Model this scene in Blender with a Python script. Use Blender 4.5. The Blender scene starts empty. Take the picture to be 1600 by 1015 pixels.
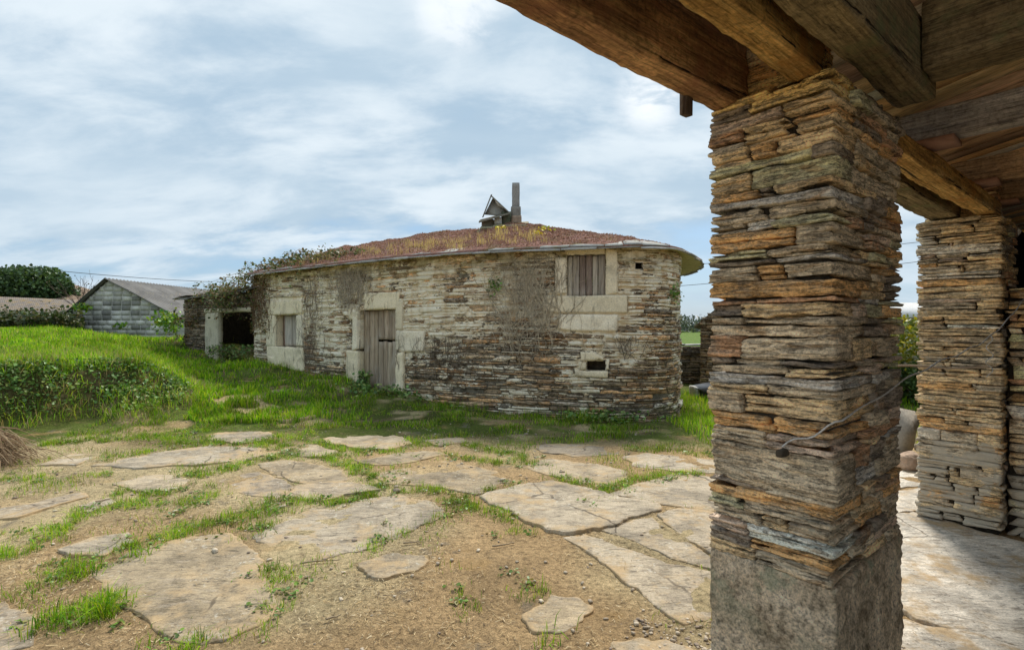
import bpy, math, random
import numpy as np
from mathutils import Vector, Matrix

random.seed(7)
RNG = np.random.default_rng(7)
R = math.radians
scene = bpy.context.scene

# ------------------------------------------------------------------ camera, sky, sun, exposure
F = 831.0                      # focal length in photo pixels (1600 wide)
CAMZ = 1.6
cam_d = bpy.data.cameras.new('camera')
cam = bpy.data.objects.new('camera', cam_d)
scene.collection.objects.link(cam)
cam.location = (0, 0, CAMZ)
cam.rotation_euler = (R(90), 0, 0)
cam_d.sensor_width = 36.0
cam_d.lens = F / 1600 * 36
cam_d.clip_start = 0.05
cam_d.clip_end = 3000
scene.camera = cam

SUN_AZ, SUN_EL = 24.0, 53.0     # degrees right of the view direction, above the horizon
world = bpy.data.worlds.new('World')
scene.world = world
world.use_nodes = True

sun_d = bpy.data.lights.new('sun', 'SUN')
sun_d.energy = 2.0
sun_d.angle = R(13.0)
sun_d.color = (1.0, 0.94, 0.84)
sun = bpy.data.objects.new('sun', sun_d)
scene.collection.objects.link(sun)
_d = Vector((math.sin(R(SUN_AZ)) * math.cos(R(SUN_EL)), math.cos(R(SUN_AZ)) * math.cos(R(SUN_EL)), math.sin(R(SUN_EL))))
sun.rotation_euler = (-_d).to_track_quat('-Z', 'Y').to_euler()

scene.view_settings.view_transform = 'Standard'
scene.view_settings.look = 'None'
scene.view_settings.gamma = 1.0
scene.view_settings.exposure = 1.1
scene.render.engine = 'CYCLES'
scene.cycles.max_bounces = 8
scene.cycles.diffuse_bounces = 5
scene.cycles.transparent_max_bounces = 8


# ------------------------------------------------------------------ node helper
class NT:
    def __init__(self, tree):
        self.t = tree
        self.n = tree.nodes
        self.l = tree.links
        self.n.clear()

    def new(self, typ, **kw):
        nd = self.n.new(typ)
        for k, v in kw.items():
            setattr(nd, k, v)
        return nd

    def put(self, sock, val):
        if hasattr(val, 'is_output') or isinstance(val, bpy.types.NodeSocket):
            self.l.new(val, sock)
        elif val is not None:
            if isinstance(val, (tuple, list)) and len(val) == 3 and sock.type == 'RGBA':
                val = (*val, 1)
            sock.default_value = val

    def math(self, op, a, b=None, c=None, clamp=False):
        nd = self.new('ShaderNodeMath', operation=op, use_clamp=clamp)
        self.put(nd.inputs[0], a)
        if b is not None:
            self.put(nd.inputs[1], b)
        if c is not None:
            self.put(nd.inputs[2], c)
        return nd.outputs[0]

    def noise(self, vec, scale, detail=4, rough=0.55, dist=0.0, color=False):
        nd = self.new('ShaderNodeTexNoise')
        self.put(nd.inputs['Vector'], vec)
        self.put(nd.inputs['Scale'], scale)
        self.put(nd.inputs['Detail'], detail)
        self.put(nd.inputs['Roughness'], rough)
        self.put(nd.inputs['Distortion'], dist)
        return nd.outputs['Color' if color else 'Fac']

    def scale(self, vec, s):
        nd = self.new('ShaderNodeMapping')
        self.put(nd.inputs['Vector'], vec)
        nd.inputs['Scale'].default_value = s
        return nd.outputs[0]

    def ramp(self, fac, stops, mode='LINEAR'):
        nd = self.new('ShaderNodeValToRGB')
        cr = nd.color_ramp
        cr.interpolation = mode
        while len(cr.elements) < len(stops):
            cr.elements.new(0.5)
        for e, (p, c) in zip(cr.elements, stops):
            e.position = p
            e.color = (c, c, c, 1) if isinstance(c, (int, float)) else (*c, 1)
        self.put(nd.inputs[0], fac)
        return nd.outputs[0]

    def step(self, fac, lo, hi):
        nd = self.new('ShaderNodeMapRange')
        nd.clamp = True
        nd.interpolation_type = 'SMOOTHSTEP'
        self.put(nd.inputs[0], fac)
        nd.inputs[1].default_value = lo
        nd.inputs[2].default_value = hi
        return nd.outputs[0]

    def mix(self, fac, a, b, mode='MIX'):
        nd = self.new('ShaderNodeMix', data_type='RGBA', blend_type=mode)
        self.put(nd.inputs[0], fac)
        self.put(nd.inputs[6], a)
        self.put(nd.inputs[7], b)
        return nd.outputs[2]

    def mul(self, a, f):
        nd = self.new('ShaderNodeVectorMath', operation='SCALE')
        self.put(nd.inputs[0], a)
        self.put(nd.inputs['Scale'], f)
        return nd.outputs[0]

    def attr(self, name):
        nd = self.new('ShaderNodeAttribute', attribute_name=name)
        return nd

    def pos(self):
        return self.new('ShaderNodeNewGeometry').outputs['Position']

    def obj(self):
        return self.new('ShaderNodeTexCoord').outputs['Object']

    def sep(self, v):
        return self.new('ShaderNodeSeparateXYZ'), v

    def bump(self, h, strength=0.5, dist=0.02):
        nd = self.new('ShaderNodeBump')
        nd.inputs['Strength'].default_value = strength
        nd.inputs['Distance'].default_value = dist
        self.put(nd.inputs['Height'], h)
        return nd.outputs[0]

    def out(self, color, rough=0.9, normal=None, spec=0.25, metal=0.0):
        b = self.new('ShaderNodeBsdfPrincipled')
        self.put(b.inputs['Base Color'], color)
        self.put(b.inputs['Roughness'], rough)
        b.inputs['Specular IOR Level'].default_value = spec
        self.put(b.inputs['Metallic'], metal)
        if normal is not None:
            self.put(b.inputs['Normal'], normal)
        o = self.new('ShaderNodeOutputMaterial')
        self.l.new(b.outputs[0], o.inputs[0])
        return b


def xyz(nt, v):
    s = nt.new('ShaderNodeSeparateXYZ')
    nt.put(s.inputs[0], v)
    return s.outputs


MATS = {}


def material(name):
    def deco(fn):
        m = bpy.data.materials.new(name)
        m.use_nodes = True
        fn(NT(m.node_tree))
        MATS[name] = m
        return fn
    return deco


# ------------------------------------------------------------------ world: Nishita sky with a broken cloud sheet
def build_world():
    nt = NT(world.node_tree)
    sky = nt.new('ShaderNodeTexSky', sky_type='NISHITA')
    sky.sun_disc = False
    sky.sun_elevation = R(SUN_EL)
    sky.sun_rotation = R(SUN_AZ)
    sky.air_density = 1.0
    sky.dust_density = 1.2
    gen = nt.new('ShaderNodeTexCoord').outputs['Generated']
    d = xyz(nt, gen)
    zz = nt.math('MAXIMUM', d[2], 0.0)
    den = nt.math('ADD', zz, 0.30)
    comb = nt.new('ShaderNodeCombineXYZ')
    nt.put(comb.inputs[0], nt.math('DIVIDE', d[0], den))
    nt.put(comb.inputs[1], nt.math('DIVIDE', d[1], den))
    uv = comb.outputs[0]
    n1 = nt.noise(nt.scale(uv, (0.9, 1.6, 1)), 1.0, 6, 0.5, 0.15)
    n2 = nt.noise(nt.scale(uv, (1.7, 3.0, 1)), 1.25, 8, 0.58, 0.2)
    # cover: nearly closed above, broken near the horizon
    cov = nt.math('ADD', nt.math('MULTIPLY', n1, 0.7), nt.math('MULTIPLY', n2, 0.3))
    cover = nt.step(nt.math('ADD', cov, nt.math('MULTIPLY', nt.step(zz, 0.02, 0.30), 0.19)), 0.46, 0.60)
    # brightness of the cloud sheet
    lo = nt.mix(nt.step(n2, 0.36, 0.64), (3.7, 4.95, 6.15), (6.7, 7.5, 8.1))
    hi = nt.mix(nt.step(n1, 0.38, 0.66), lo, nt.mix(0.35, (4.9, 6.0, 6.9), lo))
    # thin places near the sun glow white
    def spot(px, py, rad):
        v = Vector(((px - 800) / F, 1, (507.5 - py) / F)).normalized()
        dn = nt.new('ShaderNodeVectorMath', operation='DOT_PRODUCT')
        nrm = nt.new('ShaderNodeVectorMath', operation='NORMALIZE')
        nt.put(nrm.inputs[0], gen)
        nt.put(dn.inputs[0], nrm.outputs[0])
        dn.inputs[1].default_value = v
        return nt.step(dn.outputs['Value'], math.cos(R(rad)), 1.0)
    g1 = nt.math('MULTIPLY', spot(712, 6, 7.0), 0.8)
    g2 = nt.math('MULTIPLY', spot(1020, 145, 5.5), 0.85)
    rag = nt.step(nt.noise(uv, 9.0, 6, 0.6, 0.6), 0.36, 0.62)
    glow = nt.math('MULTIPLY', nt.math('POWER', nt.math('MINIMUM', nt.math('ADD', g1, g2), 1.0), 3.2), nt.math('ADD', nt.math('MULTIPLY', rag, 0.75), 0.25))
    cl = nt.mix(glow, hi, (10.5, 10.5, 10.4))
    blue = nt.mix(0.6, sky.outputs[0], (2.7, 4.7, 6.9))
    col = nt.mix(cover, blue, cl)
    # below the horizon: plain ground-like haze
    col = nt.mix(nt.step(d[2], -0.02, 0.0), (2.0, 2.0, 1.7), col)
    bg = nt.new('ShaderNodeBackground')
    nt.put(bg.inputs[0], col)
    bg.inputs[1].default_value = 0.0565
    o = nt.new('ShaderNodeOutputWorld')
    nt.l.new(bg.outputs[0], o.inputs[0])


build_world()


# ------------------------------------------------------------------ materials
def slate_like(nt, lichen=0.35, grain=(9, 9, 70), bumpd=0.012, wash=None, rust=0.45, fs=55.0):
    p = nt.pos()
    col = nt.attr('Col').outputs['Color']
    a = nt.noise(p, 5.0, 6, 0.6)
    f = nt.noise(p, fs, 7, 0.72)
    st = nt.noise(nt.scale(p, grain), 1.0, 6, 0.62, 0.4)
    r = nt.noise(nt.scale(p, (6, 6, 18)), 1.0, 5, 0.6, 0.6)
    mt = nt.noise(nt.scale(p, (7, 7, 14)), 1.6, 7, 0.7, 0.8)
    c = nt.mix(nt.math('MULTIPLY', nt.step(mt, 0.47, 0.6), 0.62), col, (0.38, 0.31, 0.22))
    c = nt.mix(nt.math('MULTIPLY', nt.step(r, 0.55, 0.67), rust), c, (0.44, 0.22, 0.065))
    c = nt.mix(nt.math('MULTIPLY', nt.step(nt.noise(nt.scale(p, (4, 4, 12)), 1.7, 5, 0.6), 0.57, 0.72), 0.55), c, (0.13, 0.105, 0.085))
    val = nt.math('MULTIPLY', nt.ramp(f, [(0.3, 0.45), (0.48, 1.0), (0.7, 1.55)]),
                  nt.ramp(st, [(0.3, 0.6), (0.48, 1.05), (0.7, 1.4)]))
    val = nt.math('MULTIPLY', val, nt.ramp(a, [(0.3, 0.75), (0.7, 1.2)]))
    c = nt.mul(c, val)
    ln = nt.math('ABSOLUTE', nt.math('SUBTRACT', st, 0.45))
    c = nt.mul(c, nt.ramp(ln, [(0.0, 0.3), (0.018, 0.45), (0.04, 1.0)]))
    if lichen:
        l = nt.noise(p, 16.0, 6, 0.72)
        l2 = nt.noise(p, 3.1, 3, 0.5)
        m = nt.math('MULTIPLY', nt.step(l, 0.56, 0.66), nt.step(l2, 0.42, 0.62))
        c = nt.mix(nt.math('MULTIPLY', m, lichen), c, (0.56, 0.53, 0.40))
    if wash:
        c = wash(nt, p, c)
    h = nt.math('ADD', nt.math('MULTIPLY', st, 1.0), nt.math('MULTIPLY', f, 0.55))
    nt.out(c, 0.88, nt.bump(h, 0.85, bumpd), 0.3)


@material('pillar_slate')
def _(nt):
    slate_like(nt, lichen=0.45, grain=(11, 11, 85), bumpd=0.016, fs=95.0)


def lime(nt, p, c, base=0.0):
    z = xyz(nt, p)[2]
    big = nt.ramp(nt.noise(p, 0.8, 4, 0.6, 0.4), [(0.3, 0.15), (0.7, 0.85)])
    mid = nt.noise(nt.scale(p, (3.5, 3.5, 7)), 1.0, 6, 0.68, 0.5)
    fine = nt.noise(nt.scale(p, (11, 11, 26)), 1.0, 6, 0.72, 0.6)
    zb = nt.math('ADD', nt.step(z, 0.7, 1.9), nt.math('MULTIPLY', nt.step(z, 0.1, 0.9), 0.25))
    k = nt.math('ADD', nt.math('MULTIPLY', big, 0.9), nt.math('MULTIPLY', mid, 0.75))
    k = nt.math('ADD', k, nt.math('MULTIPLY', fine, 1.35))
    k = nt.math('ADD', k, nt.math('MULTIPLY', zb, 0.30))
    al = nt.math('SUBTRACT', nt.attr('Col').outputs['Alpha'], 0.5)
    k = nt.math('ADD', k, nt.math('ADD', nt.math('MULTIPLY', al, 0.0 if base else 0.75), base))
    m = nt.step(k, 1.745, 1.79)
    streak = nt.noise(nt.scale(p, (5, 5, 0.8)), 1.0, 5, 0.65)
    white = nt.mix(nt.step(streak, 0.42, 0.66), (0.90, 0.82, 0.66), (0.74, 0.61, 0.42))
    c = nt.mix(m, c, white)
    gm = nt.math('MULTIPLY', nt.step(z, 2.35, 2.9), nt.step(nt.noise(nt.scale(p, (3, 3, 5)), 1.0, 6, 0.7), 0.42, 0.6))
    c = nt.mix(nt.math('MULTIPLY', gm, 0.75), c, (0.30, 0.25, 0.10))
    return c


def low_wash(nt, p, c):
    z = xyz(nt, p)[2]
    k = nt.math('ADD', nt.noise(nt.scale(p, (4, 4, 7)), 1.0, 7, 0.7, 0.5), nt.math('MULTIPLY', nt.step(z, 0.95, 0.35), 0.16))
    m = nt.step(k, 0.58, 0.66)
    return nt.mix(nt.math('MULTIPLY', m, 0.85), c, (0.60, 0.53, 0.42))


@material('washed_slate')
def _(nt):
    slate_like(nt, lichen=0.4, grain=(9, 9, 70), bumpd=0.014, wash=low_wash)


@material('house_slate')
def _(nt):
    slate_like(nt, lichen=0.3, grain=(6, 6, 32), bumpd=0.03, wash=lime, rust=0.5, fs=24.0)


@material('house_mortar')
def _(nt):
    p = nt.pos()
    a = nt.noise(p, 9, 7, 0.7)
    c = nt.mix(nt.step(a, 0.4, 0.6), (0.10, 0.085, 0.065), (0.22, 0.19, 0.145))
    c = lime(nt, p, c, 0.04)
    nt.out(c, 0.95, nt.bump(nt.noise(p, 40, 6, 0.7), 0.8, 0.02))


@material('dressed_stone')
def _(nt):
    p = nt.pos()
    col = nt.attr('Col').outputs['Color']
    a = nt.noise(p, 3.0, 6, 0.65)
    f = nt.noise(p, 40, 8, 0.72)
    v = nt.noise(nt.scale(p, (8, 8, 1.2)), 1.5, 5, 0.65)
    c = nt.mix(nt.math('MULTIPLY', nt.step(a, 0.48, 0.68), 0.6), col, nt.mul(col, 0.55))
    c = nt.mix(nt.math('MULTIPLY', nt.step(v, 0.56, 0.70), 0.65), c, (0.20, 0.165, 0.12))
    c = nt.mul(c, nt.ramp(f, [(0.3, 0.7), (0.5, 1.0), (0.72, 1.25)]))
    nt.out(c, 0.9, nt.bump(nt.math('ADD', f, nt.noise(p, 12, 5, 0.6)), 0.6, 0.012), 0.25)


@material('concrete_render')
def _(nt):
    p = nt.pos()
    a = nt.noise(p, 6.0, 7, 0.72)
    f = nt.noise(p, 95, 6, 0.8)
    g = nt.noise(p, 17, 6, 0.7)
    c = nt.ramp(a, [(0.34, (0.30, 0.23, 0.15)), (0.48, (0.68, 0.55, 0.39)), (0.64, (0.86, 0.72, 0.54))])
    c = nt.mul(c, nt.ramp(f, [(0.34, 0.3), (0.48, 1.0), (0.66, 1.5)]))
    c = nt.mul(c, nt.ramp(nt.noise(p, 34, 5, 0.7), [(0.36, 0.5), (0.5, 1.0), (0.64, 1.25)]))
    z = xyz(nt, p)[2]
    m = nt.math('MULTIPLY', nt.step(nt.noise(p, 5.5, 6, 0.7), 0.5, 0.62), nt.step(z, 0.38, 0.66))
    c = nt.mix(nt.math('MULTIPLY', m, 0.4), c, (0.30, 0.42, 0.28))
    c = nt.mix(nt.math('MULTIPLY', nt.step(g, 0.58, 0.7), 0.5), c, (0.46, 0.42, 0.35))
    nt.out(c, 0.95, nt.bump(nt.math('ADD', f, g), 1.0, 0.014), 0.2)


@material('plaster')
def _(nt):
    p = nt.pos()
    a = nt.noise(p, 3.0, 7, 0.7)
    f = nt.noise(p, 50, 8, 0.75)
    c = nt.ramp(a, [(0.3, (0.30, 0.25, 0.18)), (0.48, (0.50, 0.44, 0.35)), (0.65, (0.60, 0.55, 0.47))])
    c = nt.mul(c, nt.ramp(f, [(0.3, 0.75), (0.55, 1.05), (0.75, 1.2)]))
    nt.out(c, 0.95, nt.bump(f, 0.7, 0.012), 0.2)


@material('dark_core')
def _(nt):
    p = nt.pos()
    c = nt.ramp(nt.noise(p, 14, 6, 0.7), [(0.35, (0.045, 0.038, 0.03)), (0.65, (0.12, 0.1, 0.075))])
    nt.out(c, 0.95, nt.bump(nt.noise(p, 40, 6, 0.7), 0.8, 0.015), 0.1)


def timber(nt, dark, mid, light, sc=(1.3, 16, 16), knots=True, patch=None):
    p = nt.obj()
    g = nt.noise(nt.scale(p, (sc[0], sc[1] * 1.3, sc[2] * 1.3)), 1.0, 8, 0.7, 0.5)
    g2 = nt.noise(nt.scale(p, (sc[0] * 2.4, sc[1] * 6, sc[2] * 6)), 1.0, 6, 0.72, 0.3)
    ck = nt.noise(nt.scale(p, (1.1, 30, 30)), 1.0, 4, 0.6, 0.8)
    sp_ = nt.noise(p, 45, 5, 0.75)
    w = nt.noise(p, 2.2, 5, 0.6)
    c = nt.ramp(g, [(0.3, dark), (0.5, mid), (0.7, light)])
    c = nt.mul(c, nt.ramp(g2, [(0.34, 0.35), (0.48, 1.0), (0.66, 1.5)]))
    c = nt.mul(c, nt.ramp(sp_, [(0.34, 0.55), (0.5, 1.0), (0.68, 1.3)]))
    c = nt.mix(nt.step(ck, 0.64, 0.68), c, (0.035, 0.022, 0.015))
    c = nt.mul(c, nt.ramp(w, [(0.3, 0.6), (0.7, 1.25)]))
    if patch:
        c = nt.mix(nt.math('MULTIPLY', nt.step(nt.noise(p, 4.0, 6, 0.7), 0.5, 0.66), 0.75), c, patch)
    h = nt.math('SUBTRACT', nt.math('ADD', g, nt.math('MULTIPLY', g2, 0.9)), nt.step(ck, 0.62, 0.68))
    nt.out(c, 0.85, nt.bump(h, 1.0, 0.016), 0.25)


@material('beam_brown')
def _(nt):
    timber(nt, (0.16, 0.085, 0.05), (0.52, 0.30, 0.155), (0.80, 0.55, 0.27), patch=(0.36, 0.17, 0.10))


@material('beam_ochre')
def _(nt):
    timber(nt, (0.22, 0.12, 0.04), (0.62, 0.38, 0.13), (0.80, 0.58, 0.26), patch=(0.52, 0.25, 0.07))


@material('beam_dark')
def _(nt):
    timber(nt, (0.09, 0.07, 0.04), (0.27, 0.21, 0.12), (0.45, 0.36, 0.21), patch=(0.20, 0.22, 0.11))


@material('beam_sawn')
def _(nt):
    timber(nt, (0.18, 0.11, 0.06), (0.48, 0.32, 0.19), (0.64, 0.46, 0.29))


@material('beam_grey')
def _(nt):
    timber(nt, (0.2, 0.17, 0.16), (0.42, 0.385, 0.37), (0.6, 0.56, 0.53))


@material('roof_board')
def _(nt):
    p = nt.obj()
    col = nt.attr('Col').outputs['Color']
    g = nt.noise(nt.scale(p, (2, 18, 18)), 1.0, 7, 0.66, 0.9)
    g2 = nt.noise(nt.scale(p, (5, 70, 70)), 1.0, 6, 0.7)
    c = nt.mul(col, nt.ramp(g, [(0.3, 0.5), (0.5, 1.0), (0.7, 1.4)]))
    c = nt.mul(c, nt.ramp(g2, [(0.3, 0.6), (0.5, 1.0), (0.7, 1.2)]))
    nt.out(c, 0.88, nt.bump(nt.math('ADD', g, g2), 0.9, 0.01), 0.2)


@material('door_wood')
def _(nt):
    p = nt.pos()
    col = nt.attr('Col').outputs['Color']
    g = nt.noise(nt.scale(p, (28, 28, 2.2)), 1.0, 8, 0.68, 0.8)
    w = nt.noise(nt.scale(p, (4, 4, 2)), 1.0, 5, 0.65)
    c = nt.mul(col, nt.ramp(g, [(0.28, 0.35), (0.5, 1.0), (0.72, 1.5)]))
    z = xyz(nt, p)[2]
    pl = nt.math('MULTIPLY', nt.step(w, 0.5, 0.66), nt.step(g, 0.4, 0.55))
    c = nt.mix(nt.math('MULTIPLY', pl, 0.55), c, (0.46, 0.42, 0.37))
    nt.out(c, 0.9, nt.bump(g, 1.0, 0.012), 0.2)


@material('ground_soil')
def _(nt):
    p = nt.pos()
    col = nt.attr('Col').outputs['Color']
    a = nt.noise(p, 1.7, 7, 0.62, 0.3)
    f = nt.noise(p, 26, 8, 0.75)
    ff = nt.noise(p, 110, 5, 0.8)
    b = nt.noise(p, 6.0, 6, 0.68, 0.5)
    c = nt.mul(col, nt.ramp(a, [(0.3, 0.7), (0.55, 1.0), (0.72, 1.2)]))
    c = nt.mix(nt.math('MULTIPLY', nt.step(b, 0.54, 0.68), 0.55), c, (0.19, 0.135, 0.08))
    c = nt.mul(c, nt.ramp(f, [(0.32, 0.4), (0.48, 1.0), (0.68, 1.45)]))
    c = nt.mul(c, nt.ramp(ff, [(0.32, 0.5), (0.5, 1.0), (0.7, 1.4)]))
    gp_ = nt.noise(p, 2.6, 6, 0.66, 0.4)
    c = nt.mix(nt.math('MULTIPLY', nt.step(gp_, 0.58, 0.68), 0.6), c, (0.22, 0.19, 0.15))
    c = nt.mix(nt.math('MULTIPLY', nt.step(nt.noise(nt.scale(p, (1, 1, 1)), 1.9, 5, 0.6), 0.57, 0.68), 0.5), c, (0.50, 0.32, 0.14))
    nt.out(c, 0.97, nt.bump(nt.math('ADD', f, nt.math('MULTIPLY', ff, 0.5)), 1.0, 0.03), 0.1)


@material('flagstone')
def _(nt):
    p = nt.pos()
    at = nt.attr('Col')
    col = at.outputs['Color']
    dirt = nt.attr('Dirt').outputs['Fac']
    a = nt.noise(p, 2.2, 7, 0.66, 0.5)
    v = nt.noise(nt.scale(p, (3.5, 9, 4)), 1.0, 8, 0.7, 1.5)
    f = nt.noise(p, 85, 7, 0.78)
    c = nt.mix(nt.step(a, 0.42, 0.62), col, nt.mul(col, 0.6))
    c = nt.mix(nt.math('MULTIPLY', nt.step(v, 0.52, 0.62), 0.55), c, (0.30, 0.25, 0.19))
    v2 = nt.noise(nt.scale(p, (5, 22, 6)), 1.0, 8, 0.72, 1.8)
    c = nt.mul(c, nt.ramp(v2, [(0.34, 0.4), (0.47, 1.0), (0.66, 1.3)]))
    c = nt.mix(nt.math('MULTIPLY', nt.step(nt.noise(p, 3.3, 6, 0.7), 0.52, 0.66), 0.55), c, (0.46, 0.335, 0.19))
    c = nt.mul(c, nt.ramp(f, [(0.3, 0.5), (0.48, 1.0), (0.72, 1.4)]))
    sp = nt.noise(p, 34, 3, 0.5)
    c = nt.mix(nt.math('MULTIPLY', nt.step(sp, 0.66, 0.7), 0.7), c, (0.10, 0.08, 0.06))
    vor = nt.new('ShaderNodeTexVoronoi', feature='DISTANCE_TO_EDGE')
    nt.put(vor.inputs['Vector'], nt.mix(0.12, p, nt.noise(p, 3.0, 4, 0.6, 0, True)))
    vor.inputs['Scale'].default_value = 1.15
    crk = nt.math('MULTIPLY', nt.step(vor.outputs[0], 0.012, 0.004), nt.step(nt.noise(p, 1.3, 3, 0.5), 0.48, 0.56))
    c = nt.mix(nt.math('MULTIPLY', crk, 0.8), c, (0.09, 0.07, 0.05))
    lc = nt.math('MULTIPLY', nt.step(nt.noise(p, 24, 5, 0.65), 0.58, 0.64), nt.step(nt.noise(p, 2.4, 3, 0.5), 0.45, 0.6))
    c = nt.mix(nt.math('MULTIPLY', lc, 0.55), c, (0.58, 0.55, 0.47))
    dk = nt.math('MULTIPLY', nt.step(nt.noise(p, 8, 6, 0.7), 0.54, 0.64), 0.5)
    c = nt.mix(dk, c, nt.mul(c, 0.5))
    dn = nt.noise(p, 5.0, 7, 0.72)
    dn = nt.math('ADD', nt.math('MULTIPLY', dn, 0.6), nt.math('MULTIPLY', nt.noise(p, 1.6, 5, 0.6), 0.5))
    dm = nt.step(nt.math('ADD', dn, nt.math('MULTIPLY', dirt, 0.09)), 0.56, 0.68)
    soil = nt.mul(nt.mix(nt.noise(p, 12, 6, 0.7), (0.44, 0.30, 0.16), (0.50, 0.37, 0.21)), nt.ramp(nt.noise(p, 60, 6, 0.8), [(0.3, 0.6), (0.7, 1.25)]))
    c = nt.mix(nt.math('MULTIPLY', dm, 0.9), c, soil)
    h = nt.math('ADD', nt.math('MULTIPLY', v, 0.9), nt.math('MULTIPLY', f, 0.4))
    nt.out(c, 0.85, nt.bump(h, 0.6, 0.012), 0.3)


def leafy(name, spec=0.25, transl=0.3, rough=0.55):
    @material(name)
    def _(nt):
        col = nt.attr('Col').outputs['Color']
        b = nt.new('ShaderNodeBsdfPrincipled')
        nt.put(b.inputs['Base Color'], col)
        b.inputs['Roughness'].default_value = rough
        b.inputs['Specular IOR Level'].default_value = spec
        t = nt.new('ShaderNodeBsdfTranslucent')
        nt.put(t.inputs[0], nt.mix(1.0, col, (1.25, 1.15, 0.6), 'MULTIPLY'))
        mx = nt.new('ShaderNodeMixShader')
        mx.inputs[0].default_value = transl
        nt.l.new(b.outputs[0], mx.inputs[1])
        nt.l.new(t.outputs[0], mx.inputs[2])
        o = nt.new('ShaderNodeOutputMaterial')
        nt.l.new(mx.outputs[0], o.inputs[0])


leafy('grass_blade', 0.15, 0.35, 0.6)
leafy('leaf', 0.4, 0.2, 0.42)
leafy('dry_stem', 0.1, 0.05, 0.9)
leafy('sedum', 0.1, 0.15, 0.85)


@material('sedum_base')
def _(nt):
    p = nt.pos()
    a = nt.noise(p, 2.0, 6, 0.65)
    f = nt.noise(p, 22, 7, 0.75)
    c = nt.ramp(a, [(0.32, (0.16, 0.13, 0.05)), (0.46, (0.27, 0.14, 0.10)), (0.6, (0.32, 0.17, 0.14)), (0.72, (0.34, 0.25, 0.12))])
    c = nt.mul(c, nt.ramp(f, [(0.3, 0.5), (0.5, 1.0), (0.72, 1.35)]))
    nt.out(c, 0.95, nt.bump(f, 1.0, 0.05), 0.1)


@material('roof_slate')
def _(nt):
    p = nt.pos()
    col = nt.attr('Col').outputs['Color']
    f = nt.noise(p, 20, 8, 0.72)
    l = nt.noise(p, 5.0, 6, 0.7)
    c = nt.mul(col, nt.ramp(f, [(0.3, 0.6), (0.5, 1.0), (0.72, 1.3)]))
    c = nt.mix(nt.math('MULTIPLY', nt.step(l, 0.52, 0.66), 0.6), c, (0.27, 0.25, 0.1))
    nt.out(c, 0.85, nt.bump(f, 0.6, 0.015), 0.3)


@material('block_concrete')
def _(nt):
    p = nt.pos()
    col = nt.attr('Col').outputs['Color']
    a = nt.noise(p, 2.0, 7, 0.7)
    f = nt.noise(p, 30, 6, 0.7)
    c = nt.mul(col, nt.ramp(a, [(0.3, 0.6), (0.7, 1.3)]))
    c = nt.mul(c, nt.ramp(f, [(0.3, 0.8), (0.7, 1.15)]))
    nt.out(c, 0.95, nt.bump(f, 0.5, 0.02), 0.15)


@material('corrugated')
def _(nt):
    p = nt.pos()
    a = nt.noise(p, 1.3, 7, 0.7)
    f = nt.noise(p, 12, 6, 0.7)
    c = nt.ramp(a, [(0.3, (0.10, 0.095, 0.09)), (0.6, (0.21, 0.20, 0.19))])
    c = nt.mix(nt.math('MULTIPLY', nt.step(f, 0.56, 0.7), 0.5), c, (0.38, 0.30, 0.14))
    nt.out(c, 0.85, None, 0.3)


@material('barn_roof')
def _(nt):
    p = nt.pos()
    a = nt.noise(p, 2.0, 7, 0.7)
    f = nt.noise(p, 14, 6, 0.7)
    c = nt.ramp(a, [(0.3, (0.13, 0.09, 0.06)), (0.5, (0.24, 0.17, 0.12)), (0.7, (0.35, 0.28, 0.2))])
    c = nt.mul(c, nt.ramp(f, [(0.3, 0.6), (0.7, 1.3)]))
    nt.out(c, 0.9, nt.bump(f, 0.8, 0.05), 0.2)


@material('low_roof')
def _(nt):
    p = nt.pos()
    a = nt.noise(p, 3.0, 7, 0.7)
    f = nt.noise(p, 14, 6, 0.7)
    c = nt.ramp(a, [(0.35, (0.13, 0.105, 0.09)), (0.5, (0.22, 0.19, 0.17)), (0.62, (0.26, 0.18, 0.07))])
    c = nt.mul(c, nt.ramp(f, [(0.3, 0.7), (0.7, 1.2)]))
    nt.out(c, 0.9, nt.bump(f, 0.6, 0.03), 0.2)


@material('wire_metal')
def _(nt):
    p = nt.pos()
    c = nt.ramp(nt.noise(p, 60, 4, 0.6), [(0.4, (0.42, 0.40, 0.37)), (0.6, (0.62, 0.61, 0.6))])
    nt.out(c, 0.55, None, 0.5, 0.1)


@material('cable_black')
def _(nt):
    c = nt.ramp(nt.noise(nt.pos(), 3, 2, 0.5), [(0.4, (0.02, 0.02, 0.02)), (0.6, (0.04, 0.04, 0.04))])
    nt.out(c, 0.7)


@material('tank_grey')
def _(nt):
    p = nt.pos()
    c = nt.ramp(nt.noise(p, 5, 5, 0.6), [(0.35, (0.04, 0.045, 0.055)), (0.65, (0.075, 0.08, 0.095))])
    nt.out(c, 0.45, None, 0.5)


@material('clay_tile')
def _(nt):
    p = nt.pos()
    c = nt.ramp(nt.noise(p, 12, 6, 0.7), [(0.3, (0.30, 0.16, 0.12)), (0.7, (0.46, 0.28, 0.22))])
    nt.out(c, 0.9, nt.bump(nt.noise(p, 60, 5, 0.7), 0.4, 0.006))


@material('blue_sheet')
def _(nt):
    p = nt.pos()
    c = nt.ramp(nt.noise(p, 8, 5, 0.6), [(0.35, (0.06, 0.30, 0.38)), (0.65, (0.16, 0.48, 0.55))])
    nt.out(c, 0.4)


# ------------------------------------------------------------------ numpy helpers
def _hash(i, j, k, s):
    h = (i.astype(np.int64) * 374761393 + j.astype(np.int64) * 668265263 + k.astype(np.int64) * 2147483647 + s * 1274126177) & 0xffffffff
    h = ((h ^ (h >> 13)) * 1274126177) & 0xffffffff
    h = h ^ (h >> 16)
    return (h & 0xffffff) / float(0xffffff)


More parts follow.
